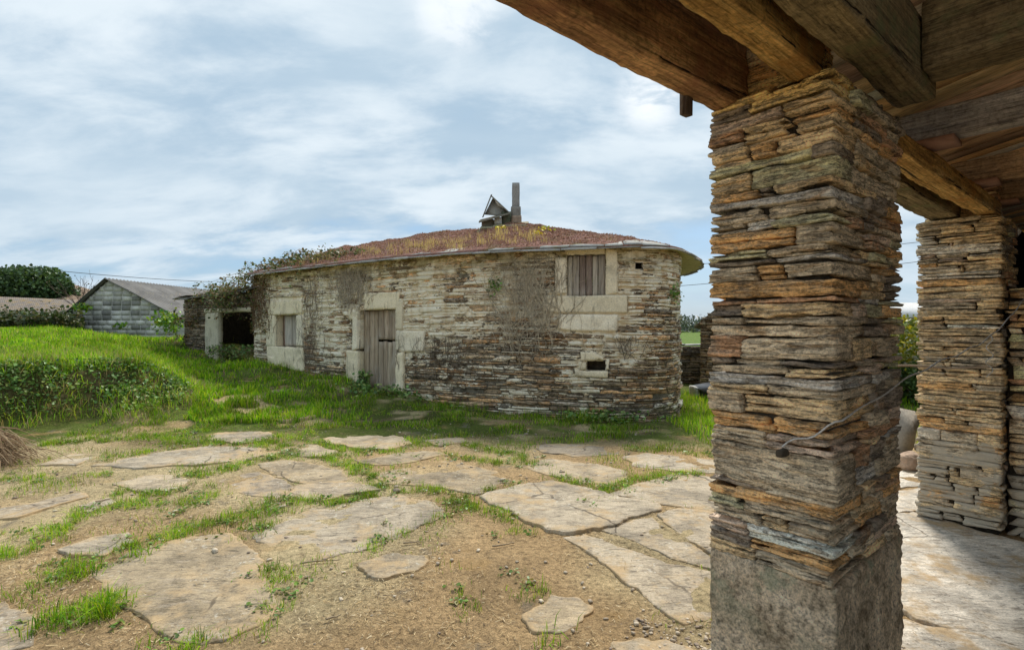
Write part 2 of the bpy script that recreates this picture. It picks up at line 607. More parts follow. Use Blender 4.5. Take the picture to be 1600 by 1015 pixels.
def vnoise(p, seed=0):
    i = np.floor(p).astype(np.int64)
    f = p - i
    f = f * f * (3 - 2 * f)
    x, y, z = i[:, 0], i[:, 1], i[:, 2]
    r = 0
    for dx in (0, 1):
        wx = f[:, 0] if dx else 1 - f[:, 0]
        for dy in (0, 1):
            wy = f[:, 1] if dy else 1 - f[:, 1]
            for dz in (0, 1):
                wz = f[:, 2] if dz else 1 - f[:, 2]
                r = r + wx * wy * wz * _hash(x + dx, y + dy, z + dz, seed)
    return r * 2 - 1


def fbm(p, oct=3, seed=0, gain=0.5):
    a, r, t = 1.0, 0, 0
    for o in range(oct):
        r = r + a * vnoise(p * (2 ** o) + 17.3 * o, seed + o)
        t += a
        a *= gain
    return r / t


def sstep(x, a, b):
    t = np.clip((x - a) / (b - a), 0, 1)
    return t * t * (3 - 2 * t)


COLL = scene.collection
CHILD_LOC = {}


def wloc(o):
    return CHILD_LOC.get(o.name, Vector((0, 0, 0)))


def link(o, parent, loc):
    COLL.objects.link(o)
    loc = Vector(loc)
    if parent is not None:
        o.parent = parent
        o.location = loc - wloc(parent)
    else:
        o.location = loc
    CHILD_LOC[o.name] = loc


def tag(o, label=None, cat=None, group=None, kind=None):
    for k, v in (('label', label), ('category', cat), ('group', group), ('kind', kind)):
        if v:
            o[k] = v
    return o


def empty(name, loc, label=None, cat=None, group=None, parent=None):
    o = bpy.data.objects.new(name, None)
    o.empty_display_size = 0.3
    link(o, parent, loc)
    return tag(o, label, cat, group)


def mesh_obj(name, verts, faces, mat, parent=None, col=None, smooth=False, origin=None, extra=None, rot=None):
    """faces: list of arrays, each (n,3) or (n,4). verts in world space; rot: 3x3 local axes (columns)."""
    verts = np.asarray(verts, dtype=np.float64)
    if isinstance(faces, np.ndarray):
        faces = [faces]
    if origin is None:
        lo, hi = verts.min(0), verts.max(0)
        origin = np.array([(lo[0] + hi[0]) / 2, (lo[1] + hi[1]) / 2, lo[2]])
    origin = np.asarray(origin, dtype=np.float64)
    v = verts - origin
    if rot is not None:
        v = v @ rot
    me = bpy.data.meshes.new(name)
    me.vertices.add(len(v))
    me.vertices.foreach_set('co', v.astype(np.float32).ravel())
    fl = [np.asarray(f, dtype=np.int32) for f in faces if len(f)]
    nl = sum(f.size for f in fl)
    nf = sum(len(f) for f in fl)
    me.loops.add(nl)
    me.loops.foreach_set('vertex_index', np.concatenate([f.ravel() for f in fl]))
    me.polygons.add(nf)
    tot = np.concatenate([np.full(len(f), f.shape[1], dtype=np.int32) for f in fl])
    st = np.concatenate([[0], np.cumsum(tot)[:-1]]).astype(np.int32)
    me.polygons.foreach_set('loop_start', st)
    me.polygons.foreach_set('loop_total', tot)
    if smooth:
        me.polygons.foreach_set('use_smooth', np.ones(nf, dtype=bool))
    if col is not None:
        col = np.asarray(col, dtype=np.float32)
        if col.ndim == 1:
            col = np.tile(col, (len(v), 1))
        ca = me.color_attributes.new('Col', 'FLOAT_COLOR', 'POINT')
        if col.shape[1] == 3:
            col = np.concatenate([col, np.ones((len(v), 1), np.float32)], 1)
        ca.data.foreach_set('color', np.clip(col, 0, 1).astype(np.float32).ravel())
    if extra:
        for k, a in extra.items():
            at = me.attributes.new(k, 'FLOAT', 'POINT')
            at.data.foreach_set('value', np.asarray(a, dtype=np.float32))
    me.update(calc_edges=True)
    if mat:
        me.materials.append(MATS[mat])
    o = bpy.data.objects.new(name, me)
    link(o, parent, origin)
    if rot is not None:
        o.rotation_euler = Matrix(rot.tolist()).to_euler()
    return o


class Batch:
    def __init__(self):
        self.v, self.q, self.t, self.c, self.n = [], [], [], [], 0

    def add(self, v, q=None, t=None, c=None):
        v = np.asarray(v, dtype=np.float64)
        self.v.append(v)
        if q is not None and len(q):
            self.q.append(np.asarray(q) + self.n)
        if t is not None and len(t):
            self.t.append(np.asarray(t) + self.n)
        if c is not None:
            c = np.asarray(c, dtype=np.float64)
            self.c.append(np.tile(c, (len(v), 1)) if c.ndim == 1 else c)
        self.n += len(v)

    def build(self, name, mat, parent=None, **kw):
        if not self.v:
            return None
        fs = []
        if self.q:
            fs.append(np.concatenate(self.q))
        if self.t:
            fs.append(np.concatenate(self.t))
        return mesh_obj(name, np.concatenate(self.v), fs, mat, parent, np.concatenate(self.c) if self.c else None, **kw)


_LAT = {}


def lattice(nx, ny, nz):
    """surface lattice of a box: unit coords in [-1,1] and quads (outward)."""
    key = (nx, ny, nz)
    if key in _LAT:
        return _LAT[key]
    idx = {}
    pts = []

    def vid(i, j, k):
        if (i, j, k) not in idx:
            idx[(i, j, k)] = len(pts)
            pts.append((2 * i / nx - 1, 2 * j / ny - 1, 2 * k / nz - 1))
        return idx[(i, j, k)]
    q = []
    for i in range(nx):
        for k in range(nz):
            q.append((vid(i, 0, k), vid(i + 1, 0, k), vid(i + 1, 0, k + 1), vid(i, 0, k + 1)))
            q.append((vid(i, ny, k), vid(i, ny, k + 1), vid(i + 1, ny, k + 1), vid(i + 1, ny, k)))
    for i in range(nx):
        for j in range(ny):
            q.append((vid(i, j, 0), vid(i, j + 1, 0), vid(i + 1, j + 1, 0), vid(i + 1, j, 0)))
            q.append((vid(i, j, nz), vid(i + 1, j, nz), vid(i + 1, j + 1, nz), vid(i, j + 1, nz)))
    for j in range(ny):
        for k in range(nz):
            q.append((vid(0, j, k), vid(0, j, k + 1), vid(0, j + 1, k + 1), vid(0, j + 1, k)))
            q.append((vid(nx, j, k), vid(nx, j + 1, k), vid(nx, j + 1, k + 1), vid(nx, j, k + 1)))
    _LAT[key] = (np.array(pts, dtype=np.float64), np.array(q, dtype=np.int32))
    return _LAT[key]


def rock(L, H, D, n, r, amp, seed, strata=0.0, freq=9.0, tilt=0.0, taper=0.0, chip=0.0, shear=0.0):
    """rounded rough block; local x along [0,L], y outward [-D,0], z [0,H]"""
    u, q = lattice(*n)
    half = np.array([L / 2, D / 2, H / 2])
    p = u * half
    r = min(r, 0.45 * H, 0.45 * L, 0.45 * D)
    inner = half - r
    c = np.clip(p, -inner, inner)
    d = p - c
    dl = np.linalg.norm(d, axis=1, keepdims=True)
    dn = d / np.maximum(dl, 1e-9)
    p = c + dn * r
    off = np.array([seed * 3.71, seed * 1.37, seed * 2.11])
    nz = fbm(p * freq + off, 3, seed & 255)
    disp = amp * nz
    if strata:
        side = np.abs(dn[:, 2]) < 0.8
        zw = p[:, 2] + .010 * vnoise(p * np.array([7, 7, 0]) + off, seed & 127)
        sn = vnoise(np.stack([p[:, 0] * 5, p[:, 1] * 5, zw * 110], 1) + off[::-1], (seed + 91) & 255)
        sn = np.round(sn * 2.6) / 2.6
        crack = np.clip((vnoise(np.stack([p[:, 0] * 3.5, p[:, 1] * 3.5, zw * 75], 1) + off, (seed + 13) & 255) - .45) * 4, 0, 1)
        disp = disp + (strata * sn - 2.2 * strata * crack) * side
    if chip:
        cn = fbm(p * np.array([32, 32, 60.0]) + off, 2, (seed + 37) & 255)
        disp = disp + chip * cn
    p = p + dn * disp[:, None]
    if shear:
        p[:, 0] += shear * p[:, 2]
    if tilt:
        p[:, 2] += tilt * p[:, 0]
    if taper:
        p[:, 2] *= 1 + taper * u[:, 0]
    p = p + np.array([L / 2, -D / 2, H / 2])
    return p, q


def frame_map(p, o, ax, out):
    """local (x along ax, y along out, z up) -> world"""
    w = np.empty_like(p)
    w[:, 0] = o[0] + p[:, 0] * ax[0] + p[:, 1] * out[0]
    w[:, 1] = o[1] + p[:, 0] * ax[1] + p[:, 1] * out[1]
    w[:, 2] = o[2] + p[:, 2]
    return w


def box_v(x0, x1, y0, y1, z0, z1):
    v = np.array([(x, y, z) for z in (z0, z1) for y in (y0, y1) for x in (x0, x1)], dtype=np.float64)
    q = np.array([(0, 2, 3, 1), (4, 5, 7, 6), (0, 1, 5, 4), (2, 6, 7, 3), (0, 4, 6, 2), (1, 3, 7, 5)])
    return v, q


def tube(pts, rad, sides=5, cap=False):
    pts = np.asarray(pts, dtype=np.float64)
    n = len(pts)
    rad = np.broadcast_to(np.asarray(rad, dtype=np.float64), (n,))
    tan = np.gradient(pts, axis=0)
    tan /= np.maximum(np.linalg.norm(tan, axis=1, keepdims=True), 1e-9)
    ref = np.where(np.abs(tan[:, 2:3]) > 0.9, np.array([[1.0, 0, 0]]), np.array([[0, 0, 1.0]]))
    a = np.cross(tan, ref)
    a /= np.maximum(np.linalg.norm(a, axis=1, keepdims=True), 1e-9)
    b = np.cross(tan, a)
    th = np.arange(sides) * 2 * math.pi / sides
    v = (pts[:, None, :] + rad[:, None, None] * (np.cos(th)[None, :, None] * a[:, None, :] + np.sin(th)[None, :, None] * b[:, None, :])).reshape(-1, 3)
    i = np.arange(n - 1)[:, None] * sides
    j = np.arange(sides)[None, :]
    j2 = (j + 1) % sides
    q = np.stack([i + j, i + j2, i + sides + j2, i + sides + j], -1).reshape(-1, 4)
    return v, q


def gp(px, py, z=0.0):
    """a point of the photograph that lies on a level plane at height z"""
    y = (CAMZ - z) * F / (py - 507.5)
    return np.array([(px - 800) * y / F, y, z])


def catmull(P, step=0.05, closed=False):
    P = np.asarray(P, dtype=np.float64)
    n = len(P)
    out = []
    for i in range(n - 1 if not closed else n):
        if closed:
            p0, p1, p2, p3 = P[(i - 1) % n], P[i], P[(i + 1) % n], P[(i + 2) % n]
        else:
            p1, p2 = P[i], P[i + 1]
            p0 = P[i - 1] if i else 2 * p1 - p2
            p3 = P[i + 2] if i + 2 < n else 2 * p2 - p1
        m = max(2, int(np.linalg.norm(p2 - p1) / step))
        t = np.arange(m)[:, None] / m
        out.append(0.5 * (2 * p1 + (p2 - p0) * t + (2 * p0 - 5 * p1 + 4 * p2 - p3) * t ** 2 + (3 * p1 - p0 - 3 * p2 + p3) * t ** 3))
    if not closed:
        out.append(P[-1:])
    return np.concatenate(out)


class Path:
    def __init__(self, P, step=0.05):
        self.p = catmull(P, step)
        d = np.linalg.norm(np.diff(self.p, axis=0), axis=1)
        self.s = np.concatenate([[0], np.cumsum(d)])
        t = np.gradient(self.p, axis=0)
        t /= np.linalg.norm(t, axis=1, keepdims=True)
        self.t = t
        self.L = self.s[-1]

    def at(self, s):
        return np.stack([np.interp(s, self.s, self.p[:, 0]), np.interp(s, self.s, self.p[:, 1])], -1)

    def nrm(self, s):
        # outward: to the right of the direction of travel
        tx = np.interp(s, self.s, self.t[:, 0])
        ty = np.interp(s, self.s, self.t[:, 1])
        n = np.stack([ty, -tx], -1)
        return n / np.linalg.norm(n, axis=-1, keepdims=True)

    def map(self, p):
        """p: (N,3) local s, outward, z"""
        a = self.at(p[:, 0])
        n = self.nrm(p[:, 0])
        return np.concatenate([a + n * p[:, 1:2], p[:, 2:3]], 1)

    def at_px(self, px):
        k = (px - 800) / F
        r = self.p[:, 0] / self.p[:, 1]
        i = np.argmax(r > k)
        f = (k - r[i - 1]) / (r[i] - r[i - 1])
        s = self.s[i - 1] + f * (self.s[i] - self.s[i - 1])
        return s, float(np.interp(s, self.s, self.p[:, 1]))

    def rect(self, x0, y0, x1, y1):
        """pixel box -> (s0, s1, z0, z1)"""
        s0, d0 = self.at_px(x0)
        s1, d1 = self.at_px(x1)
        d = (d0 + d1) / 2
        return s0, s1, CAMZ + (507.5 - y1) * d / F, CAMZ + (507.5 - y0) * d / F


def rotmats(n, tiltmax=None, rng=RNG):
    """random rotations: yaw uniform, tilt up to tiltmax (radians)"""
    yaw = rng.uniform(0, 2 * math.pi, n)
    ta = rng.uniform(0, 2 * math.pi, n)
    tl = rng.uniform(0, tiltmax if tiltmax else math.pi, n)
    c, s = np.cos(yaw), np.sin(yaw)
    Z = np.zeros((n, 3, 3))
    Z[:, 0, 0] = c; Z[:, 0, 1] = -s; Z[:, 1, 0] = s; Z[:, 1, 1] = c; Z[:, 2, 2] = 1
    ax = np.stack([np.cos(ta), np.sin(ta), np.zeros(n)], 1)
    K = np.zeros((n, 3, 3))
    K[:, 0, 1] = -ax[:, 2]; K[:, 0, 2] = ax[:, 1]; K[:, 1, 0] = ax[:, 2]; K[:, 1, 2] = -ax[:, 0]; K[:, 2, 0] = -ax[:, 1]; K[:, 2, 1] = ax[:, 0]
    I = np.eye(3)[None]
    T = I + np.sin(tl)[:, None, None] * K + (1 - np.cos(tl))[:, None, None] * (K @ K)
    return T @ Z


LEAF_V = np.array([(0, 0, 0), (-.42, .30, .05), (-.30, .75, .02), (0, 1.0, -.08), (.30, .75, .02), (.42, .30, .05), (0, .45, -.04)])
LEAF_T = np.array([(0, 6, 1), (1, 6, 2), (2, 6, 3), (3, 6, 4), (4, 6, 5), (5, 6, 0)])
LEAF4_V = np.array([(0, 0, 0), (-.35, .45, .06), (0, 1.0, -.06), (.35, .45, .06)])
LEAF4_T = np.array([(0, 2, 1), (0, 3, 2)])


def scatter(tv, tt, pos, rot, sc, col):
    n = len(pos)
    sc = np.broadcast_to(np.asarray(sc, dtype=np.float64), (n,))
    v = np.einsum('nij,kj->nki', rot, tv) * sc[:, None, None] + pos[:, None, :]
    t = tt[None] + (np.arange(n) * len(tv))[:, None, None]
    c = np.repeat(col, len(tv), axis=0)
    return v.reshape(-1, 3), t.reshape(-1, 3), c


def leaves(batch, pos, size, cols, tilt=None, rng=RNG, four=False):
    n = len(pos)
    tv, tt = (LEAF4_V, LEAF4_T) if four else (LEAF_V, LEAF_T)
    c = cols[rng.integers(0, len(cols), n)] * rng.uniform(.7, 1.25, (n, 1))
    v, t, cc = scatter(tv, tt, pos, rotmats(n, tilt, rng), size * rng.uniform(.6, 1.3, n), c)
    batch.add(v, None, t, cc)


def blades(batch, pos, h, w, col, lean=0.5, rng=RNG, tipcol=None):
    """grass blades: 5 verts each"""
    n = len(pos)
    h = np.broadcast_to(h, (n,)); w = np.broadcast_to(w, (n,))
    az = rng.uniform(0, 2 * math.pi, n)
    side = np.stack([np.cos(az), np.sin(az), np.zeros(n)], 1)
    la = rng.uniform(0, 2 * math.pi, n)
    ln = np.abs(rng.normal(0, lean, n))
    ld = np.stack([np.cos(la), np.sin(la), np.zeros(n)], 1) * ln[:, None]
    up = np.array([0, 0, 1.0])
    mid = pos + (up * 0.55 + ld * 0.28) * h[:, None]
    tip = pos + (up * (1 - 0.35 * np.minimum(ln, 1.6))[:, None] + ld) * h[:, None]
    v = np.stack([pos - side * w[:, None] / 2, pos + side * w[:, None] / 2, mid + side * w[:, None] * .4, mid - side * w[:, None] * .4, tip], 1).reshape(-1, 3)
    b = np.arange(n) * 5
    q = np.stack([b, b + 1, b + 2, b + 3], 1)
    t = np.stack([b + 3, b + 2, b + 4], 1)
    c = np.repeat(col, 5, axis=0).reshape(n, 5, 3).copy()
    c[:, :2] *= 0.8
    if tipcol is not None:
        c[:, 4] = tipcol
    batch.add(v, q, t, c.reshape(-1, 3))


# ------------------------------------------------------------------ terrain
CTRL = np.array([
    (-6, 3, 0), (-4, 3, 0), (-2, 3, 0), (0, 3, 0), (2, 3, 0), (4, 3, 0), (7, 3, 0), (0, 5, 0), (-2, 5, 0), (2, 5, 0), (-4, 5, 0), (-7, 5, .02), (0, 6.5, 0),
    (2, 6.5, 0), (-2, 6.7, 0), (-4, 7, .02), (4, 6, 0), (5.5, 6, 0), (8, 5, 0), (2, 8.6, -.02), (1, 8.9, -.02), (0, 9.2, .02), (-1.1, 9.6, .09), (-2.4, 10.3, .24), (-4.1, 11.6, .45),
    (-6.3, 13.4, .60), (-7.6, 14.2, .50), (-8.4, 14.9, .58), (-9.3, 15.6, .80), (-10.5, 17, 1.1), (-3.5, 9.2, .14), (-4.7, 10.3, .33), (-2.5, 8.4, .05), (3.6, 9.5, -.03), (4, 11, -.1), (4.3, 14, -.2), (6, 17, -.25),
    (7, 9.5, .35), (8, 12, .5), (12, 12, .5), (10, 7, .1), (14, 5, .2), (9, 20, -.4), (6, 28, -.8), (20, 30, -.6), (0, 25, .3), (-6, 24, 1.1), (-12, 30, 1.2), (5, 45, -1.2), (30, 60, -1.2), (-30, 60, .4), (0, 90, -1.4),
    (60, 120, -1.5), (-60, 120, -.6), (0, 200, -1.5), (200, 300, -1.5), (-200, 300, -1.5), (0, 600, -1.5), (400, 800, -1.5), (-400, 800, -1.5), (0, -3, 0), (-6, -3, 0), (6, -3, 0), (0, -40, 0), (-40, -10, .5), (40, -10, .2), (-9, 1, .05)],
    dtype=np.float64)


def base_h(x, y):
    d2 = (x[:, None] - CTRL[None, :, 0]) ** 2 + (y[:, None] - CTRL[None, :, 1]) ** 2 + 0.05
    w = 1 / d2 ** 2
    return (w * CTRL[None, :, 2]).sum(1) / w.sum(1)


def terrace_mask(x, y):
    df = (x + 7.0) * (-.56) + (y - 7.35) * .83 + 0.12 * np.sin(x * 2.3 + 1)
    dr = (-4.85 - np.maximum(y - 9, -.6) * .66 - x) + 0.1 * np.sin(y * 2.1)
    wr = 1.5 + np.maximum(y - 9, 0) * .40
    return sstep(df + .18 * np.sin(x * 4.1) * np.sin(y * 3.3), -.1, 1.15), sstep(dr / wr, 0.0, 1.0)


def height(x, y):
    x = np.atleast_1d(np.asarray(x, dtype=np.float64))
    y = np.atleast_1d(np.asarray(y, dtype=np.float64))
    out = np.empty(len(x))
    for i in range(0, len(x), 40000):
        xs, ys = x[i:i + 40000], y[i:i + 40000]
        b = base_h(xs, ys)
        mf, mr = terrace_mask(xs, ys)
        terr = np.clip(1.0 + (ys - 9.3) * 0.043, 1.0, 1.58)
        far = sstep(np.hypot(xs + 12, ys - 18), 26, 60)
        m = mf * mr * (1 - far)
        out[i:i + 40000] = b + np.maximum(terr - b, 0) * m
    return out


# shed frame (rows of pillars)
C0 = np.array([1.076, 1.77])
E1 = np.array([.765, .644]); E1 /= np.linalg.norm(E1)
IN = np.array([E1[1], -E1[0]])


def shed_tw(x, y):
    d0, d1 = x - C0[0], y - C0[1]
    return d0 * E1[0] + d1 * E1[1], d0 * IN[0] + d1 * IN[1]


def sp(t, w, z=0.0):
    p = C0 + t * E1 + w * IN
    return np.array([p[0], p[1], z])


# ------------------------------------------------------------------ flagstone outlines (read off the photo, laid on the level yard)
FLAGS = {
    'A': [(155, 895), (207, 865), (281, 847), (355, 836), (384, 854), (399, 876), (410, 898), (425, 945), (388, 983), (314, 1002), (258, 987), (222, 958), (177, 924)],
    'B': [(100, 860), (148, 841), (196, 836), (215, 846), (165, 868), (111, 868)],
    'C': [(150, 730), (207, 718), (273, 706), (332, 700), (399, 703), (405, 714), (355, 724), (281, 729), (222, 733)],
    'D': [(181, 757), (229, 745), (273, 743), (296, 754), (262, 767), (211, 767)],
    'E': [(-30, 800), (48, 788), (122, 771), (133, 779), (84, 792), (25, 810), (-40, 816)],
    'F': [(122, 791), (170, 781), (180, 789), (136, 803)],
    'G': [(345, 752), (400, 737), (440, 750), (460, 762), (440, 778), (380, 772)],
    'H': [(407, 838), (440, 813), (487, 795), (557, 783), (619, 776), (673, 787), (689, 797), (677, 811), (642, 822), (619, 838), (572, 853), (514, 869), (459, 869), (421, 853)],
    'I': [(588, 741), (642, 731), (701, 722), (744, 731), (796, 744), (792, 753), (744, 771), (681, 760), (642, 757), (607, 755)],
    'J': [(409, 727), (448, 720), (495, 727), (530, 736), (537, 748), (498, 757), (459, 751), (428, 740)],
    'K': [(463, 761), (526, 755), (576, 759), (590, 767), (541, 773), (522, 782), (448, 780)],
    'L': [(444, 700), (487, 695), (522, 705), (524, 713), (471, 714), (440, 708)],
    'M': [(487, 678), (541, 672), (627, 685), (637, 694), (603, 703), (557, 701), (516, 694)],
    'N': [(561, 721), (619, 710), (673, 705), (692, 711), (642, 722), (588, 728)],
    'O': [(330, 690), (342, 680), (420, 678), (430, 689), (370, 697)],
    'P': [(660, 690), (715, 686), (735, 692), (690, 698)],
    'Q': [(758, 777), (814, 761), (862, 754), (917, 765), (969, 779), (1021, 790), (1026, 796), (999, 804), (947, 821), (888, 833), (858, 829), (814, 807), (773, 789)],
    'R': [(884, 841), (921, 838), (962, 853), (1021, 875), (1130, 902), (1150, 960), (1065, 971), (1047, 962), (1013, 937), (984, 911), (947, 881), (917, 859)],
    'S': [(943, 828), (991, 813), (1019, 809), (1054, 840), (1118, 876), (1128, 893), (1058, 873), (1013, 855), (969, 837)],
    'T': [(1026, 806), (1061, 796), (1125, 804), (1160, 882), (1118, 870), (1062, 838)],
    'U': [(965, 771), (1006, 755), (1047, 742), (1095, 744), (1160, 760), (1170, 806), (1054, 789), (1013, 782)],
    'V': [(825, 729), (862, 718), (917, 724), (969, 735), (978, 747), (958, 756), (914, 756), (880, 748), (848, 741)],
    'W': [(976, 714), (1013, 709), (1120, 720), (1150, 741), (1065, 737), (999, 729)],
    'X': [(837, 695), (895, 693), (967, 702), (964, 709), (899, 713), (847, 706)],
    'Y': [(843, 947), (862, 931), (906, 934), (930, 950), (912, 973), (880, 990), (832, 985), (818, 966)],
    'Z': [(955, 1010), (999, 999), (1060, 1010), (1110, 1040), (1000, 1060)],
    'AA': [(-60, 960), (10, 945), (60, 975), (40, 1010), (-60, 1040)],
    'AB': [(560, 885), (610, 868), (660, 872), (650, 892), (600, 905), (565, 900)],
    'AC': [(380, 665), (440, 655), (490, 662), (450, 670)],
    'AD': [(60, 730), (110, 712), (160, 712), (120, 728)],
    # inside the open shed
    'S1': [(1395, 803), (1446, 800), (1560, 836), (1760, 880), (1800, 1040), (1620, 1012), (1432, 968), (1380, 940)],
    'S2': [(1340, 955), (1425, 972), (1560, 1004), (1700, 1042), (1900, 1400), (1250, 1300)],
    'S3': [(1330, 790), (1395, 768), (1448, 762), (1446, 796), (1390, 800), (1350, 830)],
    'S4': [(1340, 745), (1400, 733), (1455, 735), (1452, 758), (1395, 764), (1330, 780)],
    'S5': [(1200, 960), (1330, 960), (1240, 1300), (1000, 1300), (1090, 1030)],
}
FLAG_W = {k: np.array([gp(*p)[:2] for p in v]) for k, v in FLAGS.items()}


def inside(poly, x, y):
    c = np.zeros(len(x), dtype=bool)
    n = len(poly)
    for i in range(n):
        x0, y0 = poly[i]
        x1, y1 = poly[(i + 1) % n]
        m = (y0 > y) != (y1 > y)
        with np.errstate(divide='ignore', invalid='ignore'):
            xi = (x1 - x0) * (y - y0) / (y1 - y0 + 1e-12) + x0
        c ^= m & (x < xi)
    return c


def on_flag(x, y, shrink=0.93):
    r = np.zeros(len(x), dtype=bool)
    for poly in FLAG_W.values():
        cc = poly.mean(0)
        r |= inside(cc + (poly - cc) * shrink, x, y)
    return r


# ground colour zones
def lawn_weight(x, y):
    """1 where turf grows, 0 bare earth of the yard"""
    n = fbm(np.stack([x * .9, y * .9, x * 0], 1), 3, 5)
    n2 = fbm(np.stack([x * 2.6, y * 2.6, x * 0], 1), 3, 15)
    edge = 7.1 + 0.5 * n + 0.10 * np.minimum(x + 2, 0)
    w = sstep(y + 0.35 * n2, edge - 0.35, edge + 0.7)
    # worn earth along the foot of the house
    w *= 1 - 0.75 * sstep(n2 + 0.35 * n, 0.12, 0.4) * (y < 11.5)
    t, ww = shed_tw(x, y)
    w *= 1 - sstep(ww, -.9, -.3) * (t < 6)
    return w


# ground sheet: one non-uniform grid
def axis_vals(lo, d0, d1, hi, fine, grow=1.13):
    a = list(np.arange(d0, d1, fine))
    s, v = fine, a[-1]
    up = []
    while v < hi:
        s *= grow
        v += s
        up.append(v)
    s, v = fine, a[0]
    dn = []
    while v > lo:
        s *= grow
        v -= s
        dn.append(v)
    return np.array(dn[::-1] + a + up)


xs = axis_vals(-900, -9.5, 6.0, 900, 0.055)
ys = axis_vals(-60, 1.0, 12.5, 1400, 0.055)
GX, GY = np.meshgrid(xs, ys)
gx, gy = GX.ravel(), GY.ravel()
gz = height(gx, gy)
near = 1 - sstep(np.hypot(gx, gy - 5), 14, 22)
mf_, mr_ = terrace_mask(gx, gy)
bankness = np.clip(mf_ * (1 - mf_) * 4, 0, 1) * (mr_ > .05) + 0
P3 = np.stack([gx, gy, gx * 0], 1)
_t, _w = shed_tw(gx, gy)
inshed = sstep(_w, -.75, -.35) * (_t < 8) * (_t > -3)
gz = gz - .02 * inshed
gz = gz + near * (1 - .8 * inshed) * (0.018 * fbm(P3 * 2.2, 3, 3) + 0.012 * fbm(P3 * 9, 3, 4)) + bankness * 0.12 * fbm(P3 * 3.1, 3, 9)
lw = lawn_weight(gx, gy)
earth = np.array([.48, .33, .175])
straw = np.array([.54, .43, .25])
turf = np.array([.11, .14, .03])
mixn = sstep(fbm(P3 * .8, 3, 33), -.15, .35)[:, None]
soil = earth * (1 - mixn) + straw * mixn
fieldc = np.array([.10, .17, .03])
tb = sstep(fbm(P3 * 2.0, 3, 45), 0.0, .4)[:, None] * (gy < 12)[:, None] * .75
turf2 = turf * (1 - tb) + np.array([.24, .175, .10]) * tb
gcol = soil * (1 - lw[:, None]) + (turf2 * (1 + .5 * fbm(P3 * 1.5, 2, 44)[:, None])) * lw[:, None]
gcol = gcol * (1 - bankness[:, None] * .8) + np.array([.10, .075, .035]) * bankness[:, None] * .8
fr = sstep(gy, 30, 60)[:, None]
gcol = gcol * (1 - fr) + fieldc * fr
ny_, nx_ = GX.shape
ii = np.arange(ny_ - 1)[:, None] * nx_ + np.arange(nx_ - 1)[None, :]
gq = np.stack([ii, ii + 1, ii + nx_ + 1, ii + nx_], -1).reshape(-1, 4)
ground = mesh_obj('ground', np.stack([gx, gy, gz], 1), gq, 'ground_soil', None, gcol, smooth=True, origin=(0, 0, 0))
tag(ground, 'bare earth yard rising to a green grassy terrace on the left', kind='structure')


def ground_z(x, y):
    x = np.atleast_1d(np.asarray(x, float)); y = np.atleast_1d(np.asarray(y, float))
    P = np.stack([x, y, x * 0], 1)
    nr = 1 - sstep(np.hypot(x, y - 5), 14, 22)
    mf, mr = terrace_mask(x, y)
    bk = np.clip(mf * (1 - mf) * 4, 0, 1) * (mr > .05)
    return height(x, y) + nr * (0.018 * fbm(P * 2.2, 3, 3) + 0.012 * fbm(P * 9, 3, 4)) + bk * 0.12 * fbm(P * 3.1, 3, 9)


# ------------------------------------------------------------------ flagstones
FCOLS = [(.38, .30, .195), (.41, .33, .225), (.34, .275, .20), (.38, .305, .215), (.43, .36, .265)]


